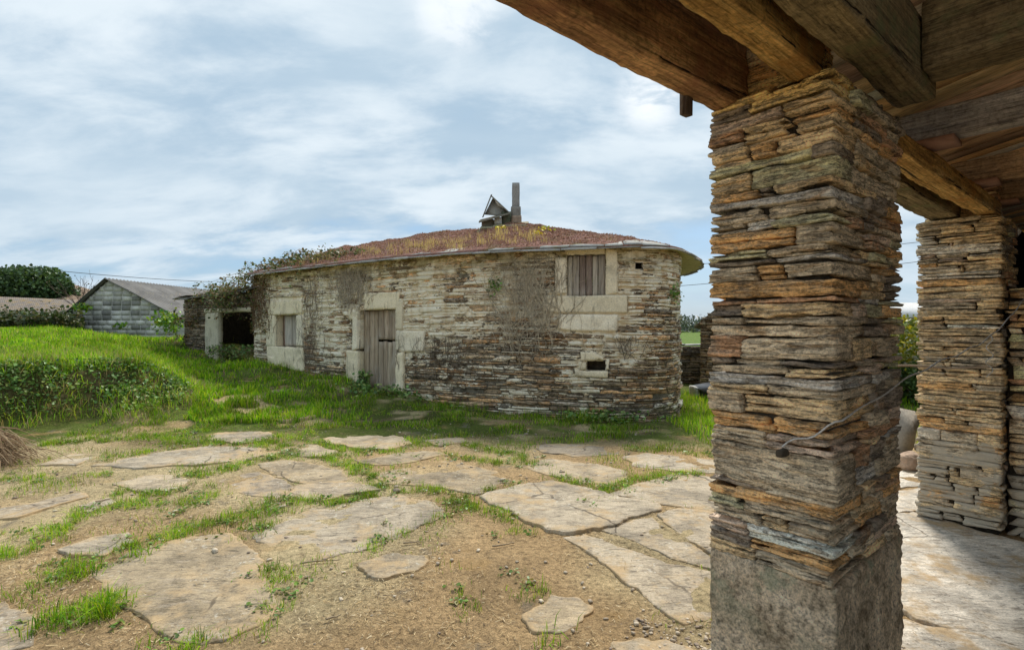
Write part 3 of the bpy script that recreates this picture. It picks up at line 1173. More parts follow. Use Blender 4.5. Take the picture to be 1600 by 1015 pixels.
def flagstone(key, poly, seed):
    rng = np.random.default_rng(seed)
    closed = np.vstack([poly, poly[:1]])
    # resample the outline
    seg = np.linalg.norm(np.diff(closed, axis=0), axis=1)
    per = seg.sum()
    n = int(np.clip(per / 0.022, 40, 260))
    s = np.linspace(0, per, n, endpoint=False)
    cs = np.concatenate([[0], np.cumsum(seg)])
    B = np.stack([np.interp(s, cs, closed[:, 0]), np.interp(s, cs, closed[:, 1])], 1)
    shed = key.startswith('S') and len(key) == 2
    for _ in range(1):
        B = (np.roll(B, 1, 0) + 2 * B + np.roll(B, -1, 0)) / 4
    c = B.mean(0)
    area = 0.5 * abs(np.sum(B[:, 0] * np.roll(B[:, 1], -1) - np.roll(B[:, 0], -1) * B[:, 1]))
    d = B - c
    rr = np.linalg.norm(d, axis=1, keepdims=True)
    P = np.stack([B[:, 0], B[:, 1], B[:, 0] * 0], 1)
    B = c + d * (1.07 if not shed else 1.0) * (1 + (0.055 * fbm(P * 5, 3, seed & 255)[:, None] + 0.028 * fbm(P * 21, 3, seed & 127)[:, None]) / np.maximum(rr, .12))
    zc = float(ground_z(*c)[0])
    top = (0.006 if shed else rng.uniform(.004, .012))
    zb = max(zc, float(ground_z(B[:, 0], B[:, 1]).mean())) + top
    fr = [(1.0, -.09), (1.0, -.005), (0.99, 0), (0.93, 0)]
    fr += [(f, 0) for f in (np.linspace(.84, .07, 9 if area > .25 else 5))]
    vs, dirt = [], []
    for f, dz in fr:
        q = c + (B - c) * f
        P = np.stack([q[:, 0], q[:, 1], q[:, 0] * 0], 1)
        z = zb + dz + (0.010 * fbm(P * 2.5, 3, seed & 63) + 0.004 * fbm(P * 14, 2, seed & 31)) * (dz > -.05)
        vs.append(np.stack([q[:, 0], q[:, 1], z], 1))
        dirt.append(np.full(len(q), f ** 9))
    v = np.concatenate(vs + [np.array([[c[0], c[1], zb]])])
    dirt = np.concatenate(dirt + [[0.0]])
    q = []
    for k in range(len(fr) - 1):
        a = np.arange(n)
        b = (a + 1) % n
        q.append(np.stack([k * n + a, k * n + b, (k + 1) * n + b, (k + 1) * n + a], 1))
    a = np.arange(n)
    last = (len(fr) - 1) * n
    t = np.stack([last + a, last + (a + 1) % n, np.full(n, len(fr) * n)], 1)
    col = np.array(FCOLS[rng.integers(0, len(FCOLS))]) * rng.uniform(.8, 1.1)
    if shed:
        col = np.array([.66, .60, .51])
        dirt = dirt * .5 - .12
    elif key in 'QRSTU':
        col = np.array([.42, .35, .255])
        dirt = dirt * .8 - .06
    elif key in 'H':
        dirt = dirt * .7 - .05
    o = mesh_obj('flagstone', v, [np.concatenate(q), t], 'flagstone', ground, col, smooth=True, extra={'Dirt': dirt})
    return o


for i, (k, poly) in enumerate(FLAG_W.items()):
    flagstone(k, poly, 100 + i * 7)

# ------------------------------------------------------------------ the stone house
EAVE_Z, RIDGE_Z = 2.92, 4.0
EAVE = Path([(-6.95, 13.80), (-6.44, 13.38), (-4.21, 11.67), (-2.51, 10.45), (-1.16, 9.66), (0, 9.22), (1.07, 8.92), (2.05, 8.73), (2.5, 8.80), (2.85, 9.07),
             (3.4, 9.98), (3.95, 11.05), (4.3, 12.6), (4.2, 14.3), (3.2, 16.0), (1.4, 17.2), (-0.8, 18.0), (-3.3, 18.85)])
WALL = Path([(-6.78, 13.98), (-6.32, 13.57), (-4.08, 11.86), (-2.38, 10.65), (-1.05, 9.86), (0.05, 9.42), (1.1, 9.12), (2.0, 8.94), (2.42, 8.99), (2.77, 9.22),
             (3.03, 9.62), (3.25, 10.3), (3.5, 11.3), (3.75, 12.8), (3.7, 14.2), (2.9, 15.6), (1.3, 16.7), (-.9, 17.5), (-3.2, 18.5)])
house = empty('stone_house', (0, 10, 0), 'long low slate-stone house with flaking limewash and mossy red roof', 'house')
S_VIS = WALL.at_px(1066)[0] + 1.0        # stones are laid one by one up to a little past the rounded corner

# openings in wall coordinates: (s0, s1, z0, z1)
OP = {
    'win': WALL.rect(431, 492, 464, 541),
    'door': WALL.rect(561, 484, 619, 609),
    'upwin': WALL.rect(886, 398, 946, 463),
    'hole': WALL.rect(993, 410, 1006, 420),
    'vent': WALL.rect(917, 564, 946, 578),
}
OP['door'] = (OP['door'][0], OP['door'][1], OP['door'][2] - .05, OP['door'][3])
# dressed stones round the openings: pixel boxes (x0, y0, x1, y1), depth proud
DRESS = [
    (416, 469, 474, 492), (417, 492, 431, 541), (464, 492, 475, 541), (418, 541, 475, 579),
    (570, 456, 626, 484), (552, 484, 561, 547), (541, 547, 561, 604), (619, 470, 631, 516), (619, 516, 664, 550), (619, 550, 632, 612), (546, 478, 561, 500),
    (867, 402, 886, 460), (946, 388, 966, 461), (848, 461, 981, 490), (872, 490, 966, 518),
    (906, 549, 944, 564), (904, 564, 917, 578), (946, 560, 953, 578), (897, 578, 951, 590),
    (884, 388, 946, 398),
]
DR = [WALL.rect(*d) for d in DRESS]


def rect_hits(s0, s1, z0, z1, lst):
    for r in lst:
        if s0 < r[1] and s1 > r[0] and z0 < r[3] and z1 > r[2]:
            return r
    return None


# wall core with real openings
def wall_core():
    sc = sorted(set([0, WALL.L] + list(np.arange(0, WALL.L, .12)) + [v for r in OP.values() for v in r[:2]]))
    zc = sorted(set(list(np.linspace(-.4, EAVE_Z - .02, 20)) + [v for r in OP.values() for v in r[2:] if v < EAVE_Z - .02]))
    sc, zc = np.array(sc), np.array(zc)
    S, Z = np.meshgrid(sc, zc)
    p = np.stack([S.ravel(), np.full(S.size, -.026), Z.ravel()], 1)
    p[:, 1] += .012 * fbm(p * 6, 2, 8)
    v = WALL.map(p)
    q = []
    for j in range(len(zc) - 1):
        for i in range(len(sc) - 1):
            ms, mz = (sc[i] + sc[i + 1]) / 2, (zc[j] + zc[j + 1]) / 2
            if any(r[0] < ms < r[1] and r[2] < mz < r[3] for r in OP.values()):
                continue
            k = j * len(sc) + i
            q.append((k, k + 1, k + len(sc) + 1, k + len(sc)))
    # gable closing the left end
    base = len(v)
    a, b = WALL.at(np.array([0.0]))[0], WALL.at(np.array([WALL.L]))[0]
    m = (a + b) / 2
    v = np.concatenate([v, [(a[0], a[1], -.2), (b[0], b[1], -.2), (b[0], b[1], EAVE_Z), (m[0], m[1], RIDGE_Z - .1), (a[0], a[1], EAVE_Z)]])
    q.append((base, base + 4, base + 2, base + 1))
    return mesh_obj('wall', v, [np.array(q), np.array([(base + 4, base + 3, base + 2)])], 'house_mortar', house)


wall = wall_core()
PAL_H = np.array([1.3, 1.24, 1.14]) * np.array([(.42, .30, .195), (.34, .245, .16), (.48, .365, .25), (.24, .175, .12), (.52, .42, .30), (.44, .27, .145), (.36, .315, .27), (.27, .17, .10), (.46, .41, .345), (.40, .23, .115), (.14, .11, .085)])


def wall_stones(path, s_a, s_b, z_a, z_b, avoid, parent, rng, pal, mat, hrange=(.022, .088), lrange=(.10, .62), n_single=300, top=None, proud=.032, gone=0.012):
    jobs = []
    z = z_a
    while z < z_b:
        h = rng.uniform(*hrange) * (1.4 if rng.random() < .15 else 1)
        h = min(h, z_b - z) if z_b - z < .12 else h
        s = s_a - rng.uniform(0, .3)
        while s < s_b:
            L = rng.uniform(*lrange) * (1.0 if rng.random() > .35 else .5) * (.6 + h * 8)
            L = min(max(L, .09), .8)
            e = min(s + L, s_b)
            s0 = max(s, s_a)
            segs = [(s0, e)]
            for r in avoid:
                if z < r[3] - .008 and z + h > r[2] + .008:
                    ns = []
                    for a, b in segs:
                        if b <= r[0] or a >= r[1]:
                            ns.append((a, b))
                        else:
                            if r[0] - a > .03:
                                ns.append((a, r[0]))
                            if b - r[1] > .03:
                                ns.append((r[1], b))
                    segs = ns
            for a, b in segs:
                if b - a > .03 and rng.random() > gone:
                    # two thin stones in place of one, now and then
                    if h > .055 and rng.random() < .3:
                        f = rng.uniform(.35, .65)
                        jobs.append((a, b, z, z + h * f))
                        jobs.append((a, b, z + h * f, z + h))
                    else:
                        jobs.append((a, b, z, z + h))
            s = e
        z += h
    built = []
    for k, (a, b, z0, z1) in enumerate(jobs):
        L, H = b - a - rng.uniform(.006, .02), z1 - z0 - rng.uniform(.004, .017)
        if L < .02 or H < .01:
            continue
        nx = int(np.clip(L / .06, 2, 8))
        pr = rng.normal(0, proud * .6)
        p, q = rock(L, H, .14, (nx, 1, 2), min(.005, H * .2), .013, int(rng.integers(1, 1e6)), 0.0, 13, rng.normal(0, .022), rng.normal(0, .13), shear=rng.normal(0, .5))
        p[:, 0] += a
        p[:, 1] += np.clip(pr, -.02, .05)
        p[:, 2] += z0
        # long waves of the courses
        p[:, 2] += .03 * np.sin(p[:, 0] * .9 + 1.0) * np.clip((p[:, 2] - .2), 0, 1) * 0.8
        w = path.map(p)
        c = np.append(pal[rng.integers(0, len(pal))] * rng.choice([.4, .65, .85, 1.0, 1.2, 1.5]) * rng.uniform(.85, 1.15), rng.random())
        dist = np.hypot(*path.at(np.array([(a + b) / 2]))[0])
        built.append((L * H / dist ** 2, w, q, c))
    built.sort(key=lambda t: -t[0])
    for ar, w, q, c in built[:n_single]:
        mesh_obj('stone', w, q, mat, parent, c)
    bt = Batch()
    for ar, w, q, c in built[n_single:]:
        bt.add(w, q, None, c)
    if bt.n:
        o = bt.build('small_stones', mat, parent)
        tag(o, kind='stuff')


wall_stones(WALL, 0.0, S_VIS, -.25, EAVE_Z - .01, list(OP.values()) + DR, wall, np.random.default_rng(11), PAL_H, 'house_slate')

# dressed stones
DCOL = [(.84, .72, .52), (.80, .69, .50), (.86, .76, .59)]
for i, (s0, s1, z0, z1) in enumerate([(a + .008, b - .008, c + .006, d - .006) for a, b, c, d in DR]):
    rng = np.random.default_rng(500 + i)
    L, H = s1 - s0 - .008, z1 - z0 - .008
    p, q = rock(L, H, .30, (max(4, int(L / .035)), 3, max(3, int(H / .035))), .008, .022, 300 + i, 0, 6, rng.normal(0, .015), rng.normal(0, .04), chip=.006, shear=rng.normal(0, .05))
    p[:, 0] += s0 + .004
    p[:, 1] += .022 + rng.uniform(0, .014)
    p[:, 2] += z0 + .004
    # the two big sill blocks have broken, slanting ends
    if i in (3, 13, 14, 18, 8):
        u = (p[:, 0] - s0) / L
        p[:, 2] += np.where(u < .25, (.25 - u) * (.9 if i == 3 else .45) * H * ((p[:, 2] - z0) < H * .5), 0)
    if i == 15:
        u = (p[:, 0] - s0) / L
        p[:, 2] -= np.where(u > .55, (u - .55) * 1.2 * H * ((p[:, 2] - z0) > H * .5), 0)
    mesh_obj('dressed_stone', WALL.map(p), q, 'dressed_stone', wall, np.array(DCOL[i % 3]) * rng.uniform(.92, 1.06), smooth=False)


def planks(parent, op, n, depth, gaps, cols, seed, z0=None, z1=None, thick=.03, mat='door_wood', name='plank'):
    rng = np.random.default_rng(seed)
    s0, s1, a, b = op
    z0 = a if z0 is None else z0
    z1 = b if z1 is None else z1
    ws = rng.uniform(.7, 1.3, n)
    ed = s0 + (s1 - s0) * np.concatenate([[0], np.cumsum(ws) / ws.sum()])
    for i in range(n):
        L = ed[i + 1] - ed[i] - gaps
        H = z1 - z0 - rng.uniform(0, .02)
        p, q = rock(L, H, thick, (3, 1, 10), .004, .004, seed + i, 0, 6)
        p[:, 0] += ed[i] + gaps / 2
        p[:, 1] += depth + rng.uniform(-.008, .008)
        p[:, 2] += z0 + rng.uniform(0, .01)
        mesh_obj(name, WALL.map(p), q, mat, parent, np.array(cols[i % len(cols)]) * rng.uniform(.85, 1.15))


def part_empty(name, op, parent):
    m = WALL.at(np.array([(op[0] + op[1]) / 2]))[0]
    return empty(name, (m[0], m[1], op[2]), parent=parent)


# door: frame, planks, upper hatch
od = OP['door']
door = part_empty('door', od, house)
w = od[1] - od[0]
planks(door, (od[0], od[0] + w * .40, od[2], od[3]), 3, -.13, .008, [(.36, .28, .20), (.41, .32, .235)], 41)
planks(door, (od[0] + w * .42, od[1], od[2], od[2] + (od[3] - od[2]) * .62), 5, -.125, .005, [(.38, .30, .22), (.33, .255, .185), (.43, .345, .255)], 42)
zb = od[2] + (od[3] - od[2]) * .635
planks(door, (od[0] + w * .42, od[1], zb, od[3]), 4, -.11, .005, [(.35, .27, .20), (.40, .31, .23)], 43, name='hatch_plank')
# window shutter with a broken board
ow = OP['win']
win = part_empty('window', ow, house)
planks(win, (ow[0] + .12, ow[1], ow[2], ow[3]), 3, -.16, .01, [(.46, .41, .36), (.38, .33, .28)], 51)
ww_ = .14
p, q = rock(ww_, ow[3] - ow[2], .05, (2, 1, 8), .004, .003, 77)
p[:, 0] += ow[0]; p[:, 1] -= .2; p[:, 2] += ow[2]
mesh_obj('window_frame', WALL.map(p), q, 'door_wood', win, (.23, .09, .06))
ou = OP['upwin']
upw = part_empty('window', ou, house)
planks(upw, ou, 6, -.05, .008, [(.44, .39, .32), (.36, .31, .26), (.20, .15, .125), (.24, .18, .15), (.40, .35, .29), (.34, .29, .24)], 61)
# plates that close the deep holes
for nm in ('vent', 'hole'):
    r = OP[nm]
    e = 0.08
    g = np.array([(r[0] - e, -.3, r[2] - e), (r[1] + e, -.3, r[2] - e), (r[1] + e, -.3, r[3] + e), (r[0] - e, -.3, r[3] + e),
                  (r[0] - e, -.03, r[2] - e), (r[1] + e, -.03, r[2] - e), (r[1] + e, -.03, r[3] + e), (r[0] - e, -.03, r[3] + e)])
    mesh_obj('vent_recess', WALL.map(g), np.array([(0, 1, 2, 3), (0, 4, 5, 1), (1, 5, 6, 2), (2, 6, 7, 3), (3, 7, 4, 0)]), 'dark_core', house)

# roof sheet: eave line to ridge
RA, RB = np.array([0.0, 12.5]), np.array([-5.1, 16.3])


def ridge_near(p):
    d = RB - RA
    t = np.clip(((p - RA) @ d) / (d @ d), 0, 1)
    return RA + t[:, None] * d


def roof_pt(s, f, raise_=0.0):
    e = EAVE.at(s)
    r = ridge_near(e)
    # front-left eave points meet the ridge squarely
    xy = e * (1 - f[:, None]) + r * f[:, None]
    z = EAVE_Z + (RIDGE_Z - EAVE_Z) * (f ** 0.96)
    P = np.stack([xy[:, 0], xy[:, 1], xy[:, 0] * 0], 1)
    z = z + (.07 * fbm(P * .9, 3, 71) + .06 * fbm(P * 3.5, 3, 72)) * np.clip(f * 6, 0, 1) + raise_
    return np.stack([xy[:, 0], xy[:, 1], z], 1)


ns, nf_ = 260, 22
sv = np.linspace(0, EAVE.L, ns)
fv = np.linspace(0, 1, nf_)
SS, FF = np.meshgrid(sv, fv)
top = roof_pt(SS.ravel(), FF.ravel())
# underside
und = roof_pt(sv, np.zeros(ns))
und[:, 2] -= .05
und2 = roof_pt(sv, np.full(ns, .2)); und2[:, 2] = EAVE_Z + .1
v = np.concatenate([top, und, und2])
k = np.arange(nf_ - 1)[:, None] * ns + np.arange(ns - 1)[None, :]
q = np.stack([k, k + 1, k + ns + 1, k + ns], -1).reshape(-1, 4)
b0 = nf_ * ns
a = np.arange(ns - 1)
q = np.concatenate([q, np.stack([a, b0 + a, b0 + a + 1, a + 1], 1)])
roof = mesh_obj('roof', v[:b0 + ns], q, 'sedum_base', house, smooth=True)
sv_, sq_ = np.concatenate([und, und2]), np.stack([a, ns + a, ns + a + 1, a + 1], 1)
mesh_obj('soffit', sv_, sq_, 'roof_slate', roof, (.62, .56, .30))
# eave slates, two overlapping courses
rng = np.random.default_rng(21)
for layer in (0, 1):
    s = -.1 + layer * .25
    while s < EAVE.at_px(1096)[0] + 3.0:
        L = rng.uniform(.28, .7)
        p, q = rock(L - .012, rng.uniform(.018, .034), .42, (5, 3, 1), .006, .010, int(rng.integers(1, 1e6)), 0, 5, rng.normal(0, .015))
        p[:, 0] += s
        out = rng.normal(.03, .03) + (0.03 if layer == 0 else -.05)
        p[:, 1] += out
        p[:, 2] += EAVE_Z - .052 + layer * .034 - p[:, 1] * .30
        pc = p.copy()
        pc[:, 0] = np.clip(pc[:, 0], 0, EAVE.L)
        mesh_obj('slate', EAVE.map(pc), q, 'roof_slate', roof, np.array([(.34, .33, .31), (.40, .39, .36), (.28, .27, .25)][rng.integers(0, 3)]))
        s += L
# sedum carpet, dry grass and yellow flowers
bt = Batch()
n = 52000
smax = EAVE.at_px(1075)[0] + 1.2
s_ = rng.uniform(0, smax, n); f_ = rng.uniform(.035, 1, n) ** 0.9
p = roof_pt(s_, f_, -.01)
cn = fbm(p * 1.1, 3, 81)
pal = np.array([(.38, .225, .195), (.30, .175, .145), (.45, .31, .265), (.30, .20, .11), (.40, .31, .17)])
ci = pal[np.clip((rng.random(n) * 3 + (cn > .3) * 1.5).astype(int), 0, 4)] * rng.uniform(.7, 1.25, (n, 1))
blades(bt, p, rng.uniform(.015, .05, n), rng.uniform(.012, .03, n), ci, .9, rng)
o = bt.build('sedum', 'sedum', roof); tag(o, kind='stuff')
bt = Batch()
cl = []
for k in range(80):
    s0 = rng.choice([rng.uniform(2.2, 8.2), rng.uniform(5.5, 9.2)])
    f0 = rng.uniform(.03, .5)
    m = rng.integers(6, 22)
    cl.append(np.stack([s0 + rng.normal(0, .07, m), np.clip(f0 + rng.normal(0, .015, m), .02, 1)], 1))
cl = np.concatenate(cl)
p = roof_pt(cl[:, 0], cl[:, 1])
blades(bt, p, rng.uniform(.06, .2, len(p)), .006, np.array([(.62, .50, .24)]) * rng.uniform(.7, 1.2, (len(p), 1)), .35, rng)
o = bt.build('dry_grass', 'grass_blade', roof); tag(o, kind='stuff')
bt = Batch()
for px, f0 in ((745, .62), (930, .5), (870, .35)):
    s0 = EAVE.at_px(px)[0]
    m = 34
    p = roof_pt(s0 + rng.normal(0, .13, m), np.clip(f0 + rng.normal(0, .03, m), 0, 1))
    p[:, 2] += rng.uniform(.01, .08, m)
    leaves(bt, p, .05, np.array([(.62, .50, .03), (.35, .40, .05), (.7, .55, .03)]), None, rng)
o = bt.build('yellow_flowers', 'leaf', roof); tag(o, kind='stuff')


# chimney: slim stone shaft on a wider foot, and a small gabled slate hood beside it
def px_pt(px, py, d):
    return np.array([(px - 800) * d / F, d, CAMZ + (507.5 - py) * d / F])


CHD = 12.35
chim = empty('chimney', px_pt(806, 345, CHD), parent=house)


def pxbox(name, x0, y0, x1, y1, d, dep, mat, parent, col, seed, amp=.006, n=(4, 3, 8), rnd=.015):
    a, b = px_pt(x0, y1, d), px_pt(x1, y0, d)
    p, q = rock(b[0] - a[0], b[2] - a[2], dep, n, rnd, amp, seed, 0, 7)
    w = frame_map(p, (a[0], d, a[2]), (1, 0), (0, -1))
    return mesh_obj(name, w, q, mat, parent, col)


pxbox('shaft', 800, 285, 812, 326, CHD, .2, 'dressed_stone', chim, (.30, .29, .27), 31)
pxbox('foot', 798, 322, 814, 352, CHD - .03, .26, 'dressed_stone', chim, (.27, .25, .22), 32)
pxbox('foot', 799, 336, 815, 352, CHD - .1, .2, 'dressed_stone', chim, (.36, .27, .20), 33, n=(4, 3, 4))
hood = empty('smoke_hood', px_pt(775, 350, CHD), parent=house)


def slab_poly(name, pts, thick, mat, parent, col, axis=np.array([0, 1.0, 0])):
    """a slab with a polygonal outline (3-D points) and thickness along axis"""
    P = np.array(pts)
    n = len(P)
    v = np.concatenate([P, P + axis * thick])
    faces = [np.array([list(range(n))]), np.array([list(range(2 * n - 1, n - 1, -1))]), np.array([(i, n + i, n + (i + 1) % n, (i + 1) % n) for i in range(n)])]
    return mesh_obj(name, v, faces, mat, parent, col)


T = lambda x, y, d=CHD: px_pt(x, y, d)
slab_poly('back_plate', [T(757, 335), T(770, 309), T(792, 330), T(790, 338)], .03, 'dressed_stone', hood, (.50, .50, .46))
slab_poly('roof_slate', [T(753, 340, CHD - .2), T(767, 304, CHD - .2), T(767, 304, CHD + .35), T(753, 340, CHD + .35)], .035, 'roof_slate', hood, (.19, .18, .15), np.array([1.0, 0, .3]))
slab_poly('roof_slate', [T(767, 304, CHD - .2), T(797, 332, CHD - .2), T(797, 332, CHD + .35), T(767, 304, CHD + .35)], .035, 'roof_slate', hood, (.24, .23, .2), np.array([-.3, 0, -1.0]))
slab_poly('shelf_slate', [T(748, 346, CHD - .35), T(797, 332, CHD - .35), T(799, 330, CHD + .3), T(750, 343, CHD + .3)], .035, 'roof_slate', hood, (.22, .2, .16), np.array([0, 0, -1.0]))
pxbox('base_stone', 752, 342, 772, 356, CHD - .1, .4, 'dressed_stone', hood, (.24, .22, .18), 34, n=(4, 3, 3))
pxbox('base_stone', 772, 339, 784, 350, CHD - .2, .3, 'dressed_stone', hood, (.55, .53, .48), 35, n=(3, 3, 3))
pxbox('base_stone', 783, 330, 799, 352, CHD - .05, .3, 'dressed_stone', hood, (.16, .18, .12), 36, n=(3, 3, 3))
for i, (x0, x1, y) in enumerate(((750, 800, 352), (770, 822, 349), (790, 850, 355), (745, 780, 358))):
    slab_poly('shelf_slate', [T(x0, y + 4, CHD - .6), T(x1, y + 2, CHD - .6), T(x1 + 4, y - 3, CHD + .3), T(x0 + 4, y - 1, CHD + .3)], .03, 'roof_slate', hood, (.25, .22, .14), np.array([0, 0, -1.0]))

# ------------------------------------------------------------------ low outbuilding joined to the left end of the house
ann = empty('stone_outbuilding', (-8.5, 15.3, .8), 'low ruined stone outbuilding with dark open doorway, overgrown with brambles', 'outbuilding')
A0, A1 = np.array([-6.82, 14.02]), np.array([-10.1, 16.4])
ANN = Path([tuple(A1), tuple((A0 + A1) / 2), tuple(A0)])
aop = ANN.rect(344, 488, 396, 560)
aop = (aop[0], ANN.L, aop[2] - .1, aop[3])
apost = ANN.rect(323, 488, 344, 566)
alint = ANN.rect(321, 481, 397, 488)
alint = (alint[0], ANN.L + .1, alint[2], alint[3])
sc = np.array(sorted(set(list(np.arange(0, ANN.L, .2)) + [aop[0], ANN.L])))
zc = np.array([.2, .6, 1.0, 1.4, aop[3], 2.2, 2.48])
S, Z = np.meshgrid(sc, zc)
v = ANN.map(np.stack([S.ravel(), np.full(S.size, -.05), Z.ravel()], 1))
q = []
for j in range(len(zc) - 1):
    for i in range(len(sc) - 1):
        if sc[i] >= aop[0] - .01 and zc[j + 1] <= aop[3] + .01:
            continue
        k = j * len(sc) + i
        q.append((k, k + 1, k + len(sc) + 1, k + len(sc)))
# side and back
nb = np.array([.58, .81]) * 2.6
for a_, b_ in ((A1, A1 + nb), (A1 + nb, A0 + nb)):
    b0 = len(v)
    v = np.concatenate([v, [(a_[0], a_[1], .2), (b_[0], b_[1], .2), (b_[0], b_[1], 2.6), (a_[0], a_[1], 2.5)]])
    q.append((b0, b0 + 1, b0 + 2, b0 + 3))
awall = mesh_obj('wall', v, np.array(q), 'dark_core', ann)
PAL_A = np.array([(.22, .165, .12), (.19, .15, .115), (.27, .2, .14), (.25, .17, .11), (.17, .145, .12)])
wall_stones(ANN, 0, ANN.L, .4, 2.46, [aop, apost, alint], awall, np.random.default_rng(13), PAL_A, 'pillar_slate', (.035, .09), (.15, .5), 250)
for nm, r, c in (('door_post', apost, (.56, .50, .38)), ('lintel', alint, (.60, .53, .40))):
    L, H = r[1] - r[0], r[3] - r[2]
    p, q = rock(L, H, .14, (max(3, int(L / .06)), 2, max(2, int(H / .06))), .02, .03, 61, 0, 3, chip=.01)
    p[:, 0] += r[0]; p[:, 1] += .06; p[:, 2] += r[2]
    mesh_obj(nm, ANN.map(p), q, 'dressed_stone', ann, c)
# lean-to roof of rough slates
v, q = [], []
rs = np.linspace(-.25, ANN.L, 12)
rd = np.linspace(.18, -2.7, 8)
G = np.array([(s, d, 2.44 + (.18 - d) * .16 + .15 * (s / ANN.L)) for d in rd for s in rs])
G[:, 2] += .05 * fbm(G * 2, 2, 5)
P = ANN.map(np.stack([np.clip(G[:, 0], 0, None), G[:, 1], G[:, 2]], 1))
tt_ = (A0 - A1) / np.linalg.norm(A0 - A1)
P[:, :2] += np.minimum(G[:, 0], 0)[:, None] * tt_
k = np.arange(7)[:, None] * 12 + np.arange(11)[None]
q = np.stack([k, k + 1, k + 13, k + 12], -1).reshape(-1, 4)
aroof = mesh_obj('roof', P, q, 'barn_roof', ann, smooth=True)
rng = np.random.default_rng(23)
for layer in (0, 1):
    s = -.35
    while s < ANN.L - .2:
        L = rng.uniform(.3, .75)
        p, q = rock(L, .03, .5, (4, 3, 1), .006, .012, int(rng.integers(1, 1e6)), 0, 5, rng.normal(0, .03))
        p[:, 0] += s
        p[:, 1] += .24 - layer * .12 + rng.normal(0, .04)
        p[:, 2] += 2.40 + layer * .04 - p[:, 1] * .2 + .15 * max(s, 0) / ANN.L
        w = np.stack([A1[0] + tt_[0] * p[:, 0] + tt_[1] * p[:, 1], A1[1] + tt_[1] * p[:, 0] - tt_[0] * p[:, 1], p[:, 2]], 1)
        mesh_obj('slate', w, q, 'roof_slate', aroof, (.15, .14, .125))
        s += L * .9

# ------------------------------------------------------------------ open shed: pillars, beams, joists, roof boards
shed = empty('open_shed', sp(1.8, 1.0, 0), 'open-sided shed of slate pillars and old timber beams at right', 'shed')
TOPZ = 2.456
KEY0 = {'G': (.34, .29, .215), 'B': (.33, .325, .31), 'T': (.44, .34, .205), 'O': (.44, .275, .125), 'Y': (.47, .36, .17), 'P': (.35, .28, .225), 'D': (.17, .145, .12),
       'M': (.34, .335, .22), 'R': (.31, .19, .115), 'W': (.48, .45, .39), 'C': (.46, .50, .47)}
KEY = {k: tuple(np.array(v) * np.array([1.95, 1.86, 1.75])) for k, v in KEY0.items()}
# courses of the near pillar, top to bottom: y at the near corner (photo px), pieces on the left face as (end fraction, colour)
COURSES = [
    (100, [(.55, 'Y'), (1, 'Y')]), (116, [(.35, 'D'), (1, 'Y')]), (137, [(.62, 'P'), (1, 'T')]), (158, [(.3, 'R'), (.7, 'T'), (1, 'O')]), (175, [(.3, 'G'), (.72, 'T'), (1, 'T')]),
    (193, [(.36, 'T'), (.58, 'O'), (1, 'T')]), (220, [(.85, 'M'), (1, 'D')]), (239, [(.36, 'T'), (1, 'M')]), (270, [(.42, 'O'), (.55, 'D'), (1, 'T')]), (285, [(1, 'B')]),
    (305, [(.5, 'G'), (1, 'G')]), (326, [(.32, 'G'), (.55, 'B'), (1, 'M')]), (343, [(.72, 'O'), (1, 'G')]), (375, [(.5, 'M'), (1, 'G')]), (393, [(.55, 'D'), (1, 'B')]),
    (402, [(.42, 'G'), (.64, 'O'), (1, 'G')]), (430, [(1, 'O')]), (460, [(.4, 'R'), (1, 'R')]), (470, [(.28, 'D'), (1, 'T')]), (493, [(.3, 'G'), (1, 'G')]),
    (505, [(1, 'G')]), (527, [(.28, 'R'), (1, 'G')]), (566, [(.2, 'D'), (.6, 'G'), (1, 'D')]), (577, [(.66, 'G'), (1, 'T')]), (592, [(1, 'B')]),
    (611, [(.5, 'T'), (1, 'G')]), (627, [(.3, 'G'), (1, 'T')]), (663, [(.56, 'O'), (1, 'O')]), (690, [(.5, 'G'), (1, 'P')]), (717, [(1, 'G')]),
    (785, [(.5, 'D'), (1, 'G')]), (795, [(1, 'O')]), (814, [(.3, 'M'), (1, 'G')]), (833, [(.45, 'G'), (.66, 'T'), (1, 'G')]), (855, [(.33, 'P'), (1, 'C')]), (878, [(.36, 'D'), (1, 'O')]),
    (898, [(.4, 'T'), (1, 'G')]), (920, None)]
PAL_P = np.array([KEY[k] for k in 'GGTDDMPRTBO'])


def corner_z(y):
    return CAMZ + (507.5 - y) * C0[1] / F


def pillar_stone(parent, t0, w0, ax, out, L, H, D, z, col, rng, cell=.012, amp=.012, strata=.0075):
    """one stone: starts at shed coords (t0,w0), runs L along ax, faces out"""
    o = sp(t0, w0)
    n = (int(np.clip(L / cell, 3, 40)), 4, int(np.clip(H / cell * 2.0, 3, 16)))
    p, q = rock(L, H, D, n, min(.004, H * .2), amp, int(rng.integers(1, 1e6)), strata, 8, rng.normal(0, .012), rng.normal(0, .05), chip=.004, shear=rng.normal(0, .22) * min(1, .03 / H))
    # ragged vertical ends
    w = frame_map(p, (o[0], o[1], z), ax, out)
    c = np.array(col) * rng.uniform(.9, 1.1)
    return mesh_obj('stone', w, q, 'pillar_slate', parent, c)


